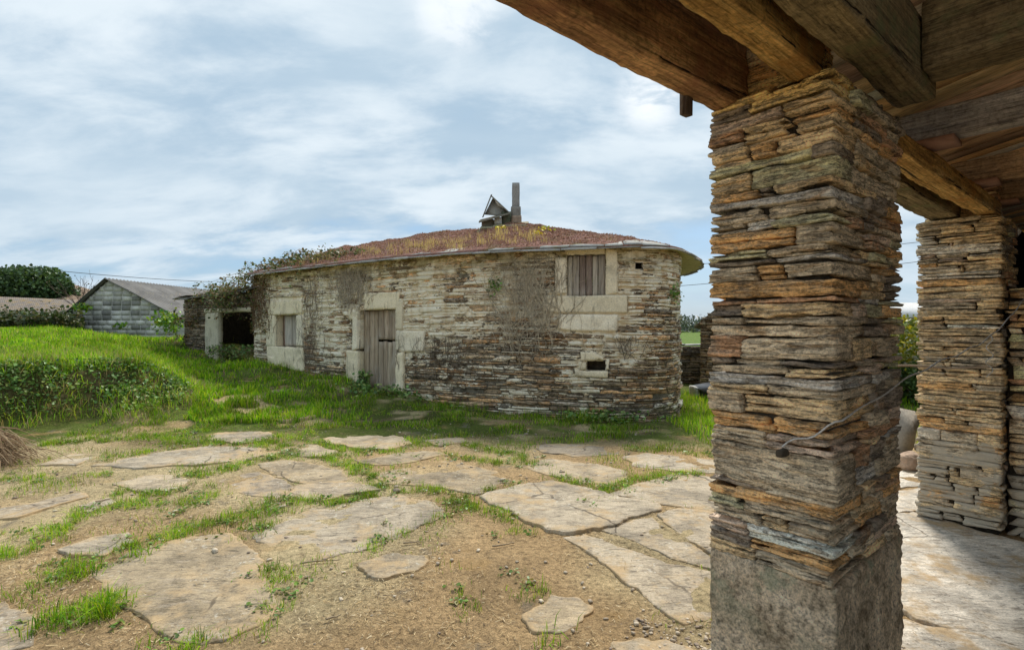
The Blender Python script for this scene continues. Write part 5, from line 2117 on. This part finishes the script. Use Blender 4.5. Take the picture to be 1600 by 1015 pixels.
dry_ivy(770, 880, 392, 560, 240, 201, 'dense dry ivy stems on the wall left of the upper window', (.50, .42, .31), .0046)
dry_ivy(525, 578, 415, 485, 170, 202, 'dry grey ivy stems on the wall above the door, left', (.46, .39, .30), .0052)
dry_ivy(474, 500, 415, 600, 90, 203, 'thin dark climber between the small window and the door', (.27, .21, .16))
dry_ivy(395, 425, 430, 520, 120, 204, 'brown-leaved climber at the left corner of the house', (.24, .16, .10), .005, 420)
dry_ivy(960, 1000, 520, 560, 40, 205, 'sparse dry climber right of the vent stone', (.25, .2, .15))
dry_ivy(630, 760, 520, 600, 80, 206, 'scattered dry stems low on the wall right of the door', (.2, .16, .12))
# green tufts rooted in the wall
for px, py, lab in ((775, 447, 'small green fern-like tuft growing in the dry ivy on the wall'), (1052, 458, 'small green tuft on the wall near the rounded corner')):
    s, d = WALL.at_px(px)
    z = CAMZ + (507.5 - py) * d / F
    m = 90
    P = WALL.map(np.stack([s + rng.normal(0, .08, m), np.abs(rng.normal(.05, .04, m)), z + rng.normal(0, .08, m)], 1))
    bt = Batch()
    leaves(bt, P, .05, IVY * 1.2, None, rng)
    o = bt.build('wall_plant', 'leaf')
    tag(o, lab, kind='stuff')
# nettles and ivy at the door foot
s, d = WALL.at_px(572)
m = 260
P = WALL.map(np.stack([s + rng.normal(0, .10, m), np.abs(rng.normal(.02, .07, m)) + .02, OP['door'][2] + .02 + .42 * rng.random(m) ** 1.5], 1))
bt = Batch()
leaves(bt, P, .07, IVY, None, rng)
o = bt.build('door_plant', 'leaf')
tag(o, 'dark green ivy clump at the left foot of the door', kind='stuff')
for px, off, k, lab in ((640, .28, 240, 'low broad-leaved weeds along the wall right of the door'), (600, .5, 160, 'small weeds on the ground in front of the door'), (945, .2, 260, 'leafy weed clump at the wall foot under the vent')):
    s, d = WALL.at_px(px)
    P = WALL.map(np.stack([s + rng.normal(0, .35, k), off + rng.normal(0, .12, k), np.zeros(k)], 1))
    P[:, 2] = ground_z(P[:, 0], P[:, 1]) + rng.uniform(.02, .2, k)
    bt = Batch()
    leaves(bt, P, .06, IVY * 1.15, 1.2, rng)
    o = bt.build('weed_clump', 'leaf')
    tag(o, lab, kind='stuff')


def bramble(name, label, centres, seed, n_st, spread, lenr, leafc, rad=.006, up=.55, leaf_size=.06, per=1.0, stemc=(.24, .17, .11)):
    rng = np.random.default_rng(seed)
    st, lv, lp = Batch(), Batch(), []
    for i in range(n_st):
        c = np.array(centres[rng.integers(0, len(centres))], dtype=float) + rng.normal(0, 1, 3) * np.array(spread)
        az = rng.uniform(0, 6.28)
        L = rng.uniform(*lenr)
        el = rng.uniform(.1, 1.2)
        d = np.array([math.cos(az) * math.cos(el), math.sin(az) * math.cos(el), math.sin(el) * up * 1.6])
        pts = []
        for f in np.linspace(0, 1, 10):
            pts.append(c + d * L * f - np.array([0, 0, 1.0]) * L * .75 * f ** 2.2 + rng.normal(0, .012, 3))
        v, q = tube(pts, rad * np.linspace(1, .35, 10) * rng.uniform(.6, 1.2), 4)
        st.add(v, q, None, np.array(stemc) * rng.uniform(.6, 1.6))
        k = int(L * 16 * per)
        f = rng.uniform(.15, 1, k)
        ip = np.clip((f * 9).astype(int), 0, 8)
        pa = np.array(pts)
        lp.append(pa[ip] + (pa[ip + 1] - pa[ip]) * (f * 9 - ip)[:, None] + rng.normal(0, .03, (k, 3)))
    o = empty(name, centres[0], label, 'bramble')
    st.build('stems', 'dry_stem', o, smooth=True)
    leaves(lv, np.concatenate(lp), leaf_size, np.array(leafc), None, rng)
    lv.build('leaves', 'leaf', o)


def annp(f, out, z):
    return ANN.map(np.array([[f * ANN.L, out, z]]))[0]


BRL = [(.09, .15, .04), (.14, .20, .06), (.07, .10, .035), (.22, .19, .09), (.25, .17, .09)]
bramble('bramble_bush', 'tangled brambles arching over the roof of the low outbuilding', [annp(.45, -.3, 2.55), annp(.7, -.3, 2.6), annp(.95, -.2, 2.75), annp(.85, -.5, 2.65), annp(.8, .1, 2.45), annp(.6, .12, 2.4)], 301, 210, (.25, .35, .05), (.3, .9), BRL, per=1.3)
bramble('bramble_bush', 'dense dark brambles hanging over the dark doorway lintel', [annp(.62, .14, 2.35), annp(.8, .14, 2.3), annp(.92, .12, 2.4), annp(.7, .12, 2.2)], 302, 110, (.25, .05, .12), (.25, .8), BRL, per=1.0, up=.2)
rb = [roof_pt(np.array([s_]), np.array([f_]))[0] for s_, f_ in ((.5, .1), (1.2, .12), (1.9, .15), (2.6, .2), (3.3, .22), (1.0, .35), (2.2, .35))]
bramble('bramble_bush', 'long bramble shoots sprawling over the left end of the house roof', rb, 303, 200, (.25, .25, .03), (.4, 1.15), BRL, per=1.0)
bramble('bramble_bush', 'undergrowth of brambles filling the foot of the dark doorway', [annp(.75, -.1, .85), annp(.9, .0, .85), annp(.6, .1, .85)], 304, 70, (.2, .15, .05), (.3, .7), IVY, per=1.4)
bramble('bramble_bush', 'bare brown climber stems on the wall left of the pale door post', [annp(.1, .05, 1.9), annp(.2, .05, 1.7), annp(.05, .05, 1.4), annp(.3, .05, 2.1)], 305, 90, (.2, .03, .25), (.2, .6), [(.24, .14, .07), (.16, .10, .05), (.10, .12, .04)], per=1.2, up=.1)

# ------------------------------------------------------------------ block barn on the terrace
def quad_obj(name, pts, mat, parent, col=None):
    return mesh_obj(name, np.array(pts, dtype=float), np.array([(0, 1, 2, 3)]), mat, parent, col)


BY = 22.0
barn = empty('block_barn', (-16.2, BY, 1.4), 'grey concrete-block barn with corrugated roof up on the grass terrace', 'barn')
bx0, bx1, bpx = -18.35, -13.8, -16.7
ez, pz, gz0 = 2.02, 3.52, 1.1
byb = BY + 9.5
v = [(bx0, BY + .02, gz0), (bx1, BY + .02, gz0), (bx1, BY + .02, ez - .08), (bpx, BY + .02, pz - .08), (bx0, BY + .02, ez - .08),
     (bx0, byb, gz0), (bx1, byb, gz0), (bx1, byb, ez - .08), (bpx, byb, pz - .08), (bx0, byb, ez - .08)]
bw = mesh_obj('wall', v, [np.array([(0, 1, 2, 3, 4), (9, 8, 7, 6, 5)]), np.array([(0, 4, 9, 5), (1, 6, 7, 2)])], 'block_concrete', barn, (.6, .58, .53))
rng = np.random.default_rng(81)
z, row = gz0 + .1, 0
while z < pz - .1:
    zm = z + .1
    if zm < ez - .08:
        xa, xb = bx0, bx1
    else:
        f = (zm - ez + .08) / (pz - ez)
        xa, xb = bx0 + (bpx - bx0) * f, bx1 + (bpx - bx1) * f
    x = xa - (row % 2) * .2
    while x < xb:
        a, b = max(x, xa + .02), min(x + .39, xb - .02)
        if b - a > .06:
            p, q = rock(b - a - .03, .182, .1, (3, 1, 2), .004, .004, int(rng.integers(1, 1e6)))
            w = frame_map(p, (a, BY, z), (1, 0), (0, -1))
            g = rng.choice([.28, .4, .5, .62, .7]) * rng.uniform(.9, 1.1)
            # old limewash lower left stays paler
            mesh_obj('block', w, q, 'block_concrete', bw, np.array([g, g * .97, g * .88]))
        x += .40
    z += .20
    row += 1


def corr_roof(name, e0, e1, r0, r1, mat, parent, waves=40, amp=.03, thick=True):
    """corrugated sheet between an eave line e0-e1 and a ridge line r0-r1"""
    n = waves * 4
    f = np.linspace(0, 1, n + 1)
    e0, e1, r0, r1 = map(np.array, (e0, e1, r0, r1))
    rows = []
    for g in np.linspace(0, 1, 8):
        p = (e0 * (1 - f)[:, None] + e1 * f[:, None]) * (1 - g) + (r0 * (1 - f)[:, None] + r1 * f[:, None]) * g
        p[:, 2] += amp * np.sin(f * waves * 2 * math.pi) - .012 * (np.floor(g * 3.99) % 2)
        rows.append(p)
    v = np.concatenate(rows)
    k = np.arange(7)[:, None] * (n + 1) + np.arange(n)[None]
    q = np.stack([k, k + 1, k + n + 2, k + n + 1], -1).reshape(-1, 4)
    o = mesh_obj(name, v, q, mat, parent, smooth=True)
    md = o.modifiers.new('thick', 'SOLIDIFY')
    md.thickness = .02
    return o


corr_roof('roof_sheet', (bx1 + .25, BY - .2, ez - .16), (bx1 + .25, byb, ez - .16), (bpx, BY - .2, pz), (bpx, byb, pz), 'corrugated', barn, 46, .035)
corr_roof('roof_sheet', (bx0 - .25, BY - .2, ez - .16), (bx0 - .25, byb, ez - .16), (bpx, BY - .2, pz), (bpx, byb, pz), 'corrugated', barn, 46, .035)
# pale lower lean-to edge right of the gable
p, q = rock(1.6, .12, 1.2, (6, 4, 2), .02, .03, 7)
o = mesh_obj('low_ledge', frame_map(p, (-13.7, BY + .3, 2.0), (1, 0), (0, -1)), q, 'plaster', barn)

# ivy-grown barn further left
ib = empty('old_barn', (-27, 31, 1.2), 'brown stone barn whose roof is smothered by a mound of ivy', 'barn')
Y0 = 30.0


def P2(px, py, d):
    return px_pt(px, py, d)


v = np.array([P2(-60, 492, Y0), P2(118, 492, Y0), P2(118, 478, Y0), P2(-60, 478, Y0), P2(-60, 492, Y0 + 6), P2(118, 492, Y0 + 6), P2(118, 478, Y0 + 6), P2(-60, 478, Y0 + 6)])
v[[0, 1, 4, 5], 2] = 1.0
mesh_obj('wall', v, np.array([(0, 1, 2, 3), (1, 5, 6, 2), (4, 7, 6, 5), (0, 3, 7, 4)]), 'barn_roof', ib)
a, b = P2(-70, 482, Y0 - .3), P2(127, 480, Y0 - .3)
c, d = P2(95, 438, Y0 + 3), P2(-70, 430, Y0 + 3)
ibr = mesh_obj('roof', np.array([a, b, c, d, (b[0], b[1] + 6.6, b[2]), (a[0], a[1] + 6.6, a[2])]), [np.array([(0, 1, 2, 3), (3, 2, 4, 5)]), np.array([(1, 4, 2)])], 'barn_roof', ib)
# ivy mound: leaves through a lobed volume
rng = np.random.default_rng(83)
bt = Batch()
n = 17000
lob = [(45, 448, Y0 + 1.2, 2.3, 1.25), (10, 455, Y0 + 1.0, 1.9, 1.2), (85, 458, Y0 + 1.4, 1.3, .8), (65, 440, Y0 + 2, 1.5, .9), (-30, 450, Y0 + 1, 2.3, 1.3), (100, 462, Y0 + 1.6, .9, .45), (25, 440, Y0 + 2, 1.3, .9)]
for (px, py, d_, rx, rz) in lob:
    c = P2(px, py, d_)
    m = int(n / len(lob))
    u = rng.normal(0, 1, (m, 3))
    u /= np.linalg.norm(u, axis=1, keepdims=True)
    r = (rng.uniform(.72, 1.03, (m, 1))) * (1 + .14 * fbm(u * 3.5 + px, 3, 7)[:, None])
    leaves(bt, c + u * r * np.array([rx, rx * .7, rz]), .17, np.array([(.05, .10, .035), (.075, .14, .045), (.04, .075, .03), (.11, .18, .06)]), None, rng)
tag(bt.build('ivy_mound', 'leaf', ib), kind='stuff')
# low lichen-stained roof in front of it
lr = empty('low_shed', (-23, 25, 1.3), 'low shed with pale lichen-stained slab roof below the ivy barn', 'shed')
a, b, c, d = P2(-70, 488, 25.0), P2(104, 489, 25.0), P2(120, 468, 28.0), P2(-70, 460, 28.0)
corr_roof('roof', a, b, d, c, 'low_roof', lr, 60, .008)
v = np.array([P2(-60, 490, 25.2), P2(100, 490, 25.2), P2(100, 490, 25.2), P2(-60, 490, 25.2), P2(116, 478, 27.8), P2(116, 478, 27.8)])
v[[0, 1, 4], 2] = .9
mesh_obj('wall', v, np.array([(0, 1, 2, 3), (1, 4, 5, 2)]), 'barn_roof', lr)
# ragged dark bank of growth along the terrace head
bt = Batch()
m = 13000
px_ = rng.uniform(-30, 128, m)
d_ = rng.uniform(20, 22.5, m)
X = (px_ - 800) * d_ / F
Z = ground_z(X, d_) + np.abs(rng.normal(0, .24, m)) * (1 + .8 * fbm(np.stack([X, X * 0, X * 0], 1) * .8, 2, 3))
leaves(bt, np.stack([X, d_, Z], 1), .12, np.array([(.05, .085, .02), (.10, .12, .04), (.14, .12, .06), (.04, .06, .02)]), None, rng)
o = bt.build('hedge_growth', 'leaf')
tag(o, 'ragged low growth along the head of the terrace at left', kind='stuff')
# bushy tuft at the barn's right foot, and plants along the gable
for px, py, d_, r, k, lab in ((262, 503, 19.5, .42, 420, 'bright green bush at the right foot of the block barn'), (188, 508, 21.4, .15, 60, 'little green bush against the middle of the block gable'), (130, 480, 21.6, .18, 110, 'thin creeper climbing the left end of the block gable')):
    c = P2(px, py, d_)
    u = rng.normal(0, 1, (k, 3))
    pos = c + u * np.array([r * .6, .2, r * .45])
    bt = Batch()
    leaves(bt, pos, .11, GREENS * .9, None, rng)
    o = bt.build('green_bush', 'leaf')
    tag(o, lab, 'bush')


# bare shrub behind the block barn
def shrub(label, base, h, n, seed, col=(.12, .09, .07)):
    rng = np.random.default_rng(seed)
    bt = Batch()
    lv = Batch()
    tips = []
    for i in range(n):
        az, el = rng.uniform(0, 6.28), rng.uniform(.7, 1.5)
        d = np.array([math.cos(az) * math.cos(el), math.sin(az) * math.cos(el), math.sin(el)])
        L = h * rng.uniform(.5, 1)
        pts = [np.array(base) + d * L * f + rng.normal(0, .03, 3) * f for f in np.linspace(0, 1, 7)]
        v, q = tube(pts, .02 * np.linspace(1, .3, 7), 4)
        bt.add(v, q, None, np.array(col))
        for k in range(5):
            s = pts[rng.integers(2, 6)]
            dd = d + rng.normal(0, .5, 3)
            e = s + dd / np.linalg.norm(dd) * L * rng.uniform(.15, .35)
            v, q = tube([s, (s + e) / 2 + rng.normal(0, .02, 3), e], [.01, .008, .004], 3)
            bt.add(v, q, None, np.array(col))
            tips.append(e)
    o = empty('bare_shrub', base, label, 'shrub')
    bt.build('branches', 'dry_stem', o)
    leaves(lv, np.array(tips), .07, np.array([(.14, .12, .05), (.10, .08, .04)]), None, rng)
    lv.build('leaves', 'leaf', o)


shrub('bare twiggy shrub rising behind the left slope of the block barn', P2(128, 488, 26), 2.0, 16, 91)


# ------------------------------------------------------------------ overhead cables and the pole stub
def cable(a, b, sag, label, r=.016):
    a, b = np.array(a), np.array(b)
    pts = [a * (1 - f) + b * f - np.array([0, 0, sag * 4 * f * (1 - f)]) for f in np.linspace(0, 1, 30)]
    v, q = tube(pts, r, 5)
    tag(mesh_obj('power_cable', v, q, 'cable_black', smooth=True), label, 'cable')


cable(P2(900, 428, 45), P2(1700, 345, 45), .35, 'upper black overhead cable between house eave and pillars', .022)
cable(P2(900, 458, 45), P2(1700, 372, 45), .5, 'lower black overhead cable behind the house corner', .022)
cable(P2(70, 421, 33), P2(330, 440, 48), .1, 'black overhead cable running from the ivy mound over the barn', .02)
p, q = rock(.22, 1.3, .2, (3, 3, 6), .03, .02, 8)
o = mesh_obj('pole_stub', frame_map(p, P2(66, 453, 33), (1, 0), (0, -1)), q, 'dry_stem', None, (.16, .14, .12))
tag(o, 'short grey wooden pole top poking out of the ivy mound', 'pole')

# ------------------------------------------------------------------ beyond the right end of the house
rng = np.random.default_rng(95)
sb = empty('stone_barn', (6.6, 13.0, -.2), 'brown stone barn gable half hidden behind the near pillar', 'barn')
GD, RD = np.array([.8, -.6]), np.array([.6, .8])
g0 = np.array([5.02, 14.2])


def gpt(a, b, z):
    p = g0 + GD * a + RD * b
    return (p[0], p[1], z)


v = [gpt(0, .06, -.4), gpt(3.8, .06, -.4), gpt(3.8, .06, 1.8), gpt(1.9, .06, 3.2), gpt(0, .06, 1.7), gpt(0, 5, -.4), gpt(3.8, 5, -.4), gpt(3.8, 5, 1.8), gpt(1.9, 5, 3.2), gpt(0, 5, 1.7)]
sbw = mesh_obj('wall', v, [np.array([(0, 1, 2, 3, 4), (9, 8, 7, 6, 5)]), np.array([(0, 4, 9, 5), (1, 6, 7, 2)])], 'dark_core', sb)
PAL_B = np.array([(.46, .33, .21), (.40, .28, .18), (.50, .38, .26), (.33, .24, .165), (.44, .29, .16)])
GP_ = Path([gpt(0, 0, 0)[:2], gpt(1.9, 0, 0)[:2], gpt(3.8, 0, 0)[:2]])
bands = [(-.4, 1.66, 0, 3.8)] + [(1.66 + .13 * k, 1.79 + .13 * k, .17 * k + .02, 3.8 - .17 * k) for k in range(11)]
for k, (za, zb_, sa, sb_) in enumerate(bands):
    wall_stones(GP_, sa, sb_, za, zb_, [], sbw, np.random.default_rng(96 + k), PAL_B, 'pillar_slate', (.05, .12), (.12, .4), 150 if k == 0 else 12)
for i in range(16):
    f = i / 15
    p, q = rock(.36, .035, .55, (3, 2, 1), .006, .012, i + 5)
    p[:, 2] += p[:, 0] * .74
    c0 = gpt(-.22 + f * 2.0, -.12, 1.50 + f * 1.5)
    mesh_obj('slate', frame_map(p, c0, GD, -RD) + np.array([RD[0] * .4, RD[1] * .4, 0]), q, 'roof_slate', sb, (.21, .19, .16))
v = np.array([gpt(-.2, .1, 1.56), gpt(1.9, .1, 3.24), gpt(1.9, 5, 3.24), gpt(-.2, 5, 1.56), gpt(4.0, .1, 1.66), gpt(4.0, 5, 1.66)])
mesh_obj('roof', v, np.array([(0, 1, 2, 3), (1, 4, 5, 2)]), 'roof_slate', sb, (.22, .2, .17)).modifiers.new('t', 'SOLIDIFY').thickness = .05
# low stone wall with slate coping
lw0 = empty('garden_wall', (5.2, 16.6, -.3), 'low dark stone wall with slate coping between house and barn', 'wall')
LWP = Path([(3.9, 16.9), (5.2, 16.6), (6.2, 16.5)])
v, q = box_v(3.9, 6.2, 16.75, 17.1, -.5, .92)
lwc = mesh_obj('wall_core', v, q, 'dark_core', lw0)
wall_stones(Path([(3.9, 16.72), (5.2, 16.70), (6.2, 16.68)]), .7, 2.3, -.5, .92, [], lwc, np.random.default_rng(97), PAL_A * 1.1, 'pillar_slate', (.05, .11), (.15, .45), 150)
for i in range(6):
    p, q = rock(.45, .035, .6, (3, 3, 1), .006, .015, i + 80, 0, 5, rng.normal(0, .05))
    mesh_obj('coping_slate', frame_map(p, (3.9 + i * .4, 16.55, .93 + .01 * (i % 2) + .02 * rng.random()), (1, 0), (0, -1)) + np.array([0, .45, 0]), q, 'roof_slate', lw0, (.42, .41, .39))
# small dark lidded trough
tr = empty('lidded_trough', (4.75, 12.5, -.2), 'small dark grey trough with sloping lid on bright grass beside the house', 'trough')
zg = float(ground_z(4.75, 12.5)[0])
v = np.array([(4.42, 12.1, zg), (5.3, 12.1, zg), (5.3, 12.9, zg), (4.42, 12.9, zg), (4.5, 12.1, zg + .22), (5.3, 12.1, zg + .36), (5.3, 12.9, zg + .36), (4.5, 12.9, zg + .22)])
mesh_obj('body', v, np.array([(0, 1, 5, 4), (1, 2, 6, 5), (2, 3, 7, 6), (3, 0, 4, 7)]), 'tank_grey', tr)
v2 = np.array([(4.38, 12.0, zg + .21), (5.36, 12.0, zg + .39), (5.36, 13.0, zg + .42), (4.38, 13.0, zg + .24)])
mesh_obj('lid', v2, np.array([(0, 1, 2, 3)]), 'tank_grey', tr).modifiers.new('t', 'SOLIDIFY').thickness = .035
p, q = rock(.1, .26, .5, (3, 4, 4), .02, .02, 9)
mesh_obj('end_stone', frame_map(p, (4.34, 12.05, zg - .02), (1, 0), (0, -1)) + np.array([0, .5, 0]), q, 'dressed_stone', tr, (.5, .5, .47))

# gap between the pillars: leaning slab, boulder, gorse, far roof
P = gp(1416, 712)
pts = [(-.10, 0), (.02, -.02), (.12, .10), (.20, .28), (.30, .44), (.24, .52), (.05, .56), (-.06, .50), (-.02, .34), (-.10, .2)]
slab_poly('leaning_slab', [(P[0] + a * 1.0, P[1] + b * .35, b + .0) for a, b in pts], .07, 'dressed_stone', None, (.52, .46, .38), np.array([.1, 1.0, -.3]))
tag(bpy.data.objects['leaning_slab'], 'pale broken stone slab leaning up beside the far pillar', 'slab')
P = gp(1430, 736)
p, q = rock(.22, .2, .2, (14, 14, 14), .07, .03, 12, 0, 8, chip=.008)
o = mesh_obj('boulder', frame_map(p, (P[0] - .1, P[1], -.02), (1, 0), (0, -1)), q, 'dressed_stone', None, (.56, .40, .29), smooth=True)
tag(o, 'rounded pinkish boulder on the ground beside the far pillar', 'boulder')
for i, (px, py, s) in enumerate(((1409, 718, .12), (1442, 706, .16), (1398, 700, .13))):
    P = gp(px, py)
    p, q = rock(s, s * .6, s, (4, 4, 4), .03, .02, 40 + i, 0, 9)
    o = mesh_obj('loose_stone', frame_map(p, (P[0], P[1], -.02), (1, 0), (0, -1)), q, 'dressed_stone', None, (.36, .3, .24))
    tag(o, ('small grey stone left of the pinkish boulder', 'flat stone wedged behind the pinkish boulder', 'small stone at the foot of the leaning slab')[i], 'stone')


def bush(name, label, c, r, n, cols, size, seed, cat='bush'):
    rng = np.random.default_rng(seed)
    bt = Batch()
    u = rng.normal(0, 1, (n, 3))
    u /= np.linalg.norm(u, axis=1, keepdims=True)
    rr = rng.uniform(.35, 1.0, (n, 1)) ** .6 * (1 + .3 * fbm(u * 3 + seed, 3, seed & 63)[:, None])
    pos = np.array(c) + u * rr * np.array(r)
    pos[:, 2] = np.maximum(pos[:, 2], ground_z(pos[:, 0], pos[:, 1]))
    o = empty(name, (c[0], c[1], float(ground_z(c[0], c[1])[0])), label, cat)
    leaves(bt, pos, size, np.array(cols), None, rng)
    bt.build('foliage', 'leaf', o)
    st = Batch()
    for k in range(14):
        e = np.array(c) + rng.normal(0, .5, 3) * np.array(r)
        b0 = np.array([c[0] + rng.normal(0, .1), c[1] + rng.normal(0, .1), float(ground_z(c[0], c[1])[0])])
        v, q = tube([b0, (b0 + e) / 2 + rng.normal(0, .05, 3), e], [.018, .012, .005], 4)
        st.add(v, q, None, (.14, .1, .06))
    st.build('stems', 'dry_stem', o)


bush('gorse_bush', 'yellow-green gorse bush seen in the gap between the pillars', (6.95, 9.2, 1.05), (.75, .6, .72), 3600, [(.36, .34, .03), (.22, .27, .04), (.50, .42, .03), (.14, .2, .04)], .07, 401)
bush('dark_bush', 'dark green bush below the gorse in the gap between the pillars', (6.75, 8.9, .55), (.6, .5, .45), 2600, [(.05, .10, .025), (.08, .14, .035), (.10, .15, .04)], .07, 402)
bush('dark_bush', 'leafy green bush to the right of the gorse bush', (8.3, 9.4, .7), (.9, .7, .7), 3000, [(.07, .13, .03), (.12, .18, .04), (.2, .22, .05)], .08, 403)
fs = empty('far_shed', (22, 29, -.3), 'far pale slate roof glimpsed between the two pillars', 'shed')
v = np.array([(18, 28, 2.05), (26, 28, 2.05), (26, 31, 2.9), (18, 31, 2.9)])
mesh_obj('roof', v, np.array([(0, 1, 2, 3)]), 'roof_slate', fs, (.52, .52, .52)).modifiers.new('t', 'SOLIDIFY').thickness = .08
v, q = box_v(18.3, 25.7, 28.3, 33, -.8, 2.05)
mesh_obj('wall', v, q, 'block_concrete', fs, (.38, .34, .28))

# far wood on the horizon
rng = np.random.default_rng(99)
bt = Batch()
n = 26000
X = rng.uniform(-30, 190, n)
Yd = 205 + rng.normal(0, 10, n)
hgt = 6.0 + 2.2 * fbm(np.stack([X * .09, X * 0, X * 0], 1), 3, 21) + 1.2 * fbm(np.stack([X * .5, X * 0, X * 0], 1), 2, 22)
Z = -1.5 + hgt * rng.uniform(.05, 1.0, n)
leaves(bt, np.stack([X, Yd, Z], 1), 1.0, np.array([(.055, .085, .06), (.08, .11, .075), (.11, .13, .09), (.07, .10, .09)]), None, rng, four=True)
o = bt.build('far_wood', 'leaf')
tag(o, 'bluish green wood along the horizon right of the house', kind='stuff')
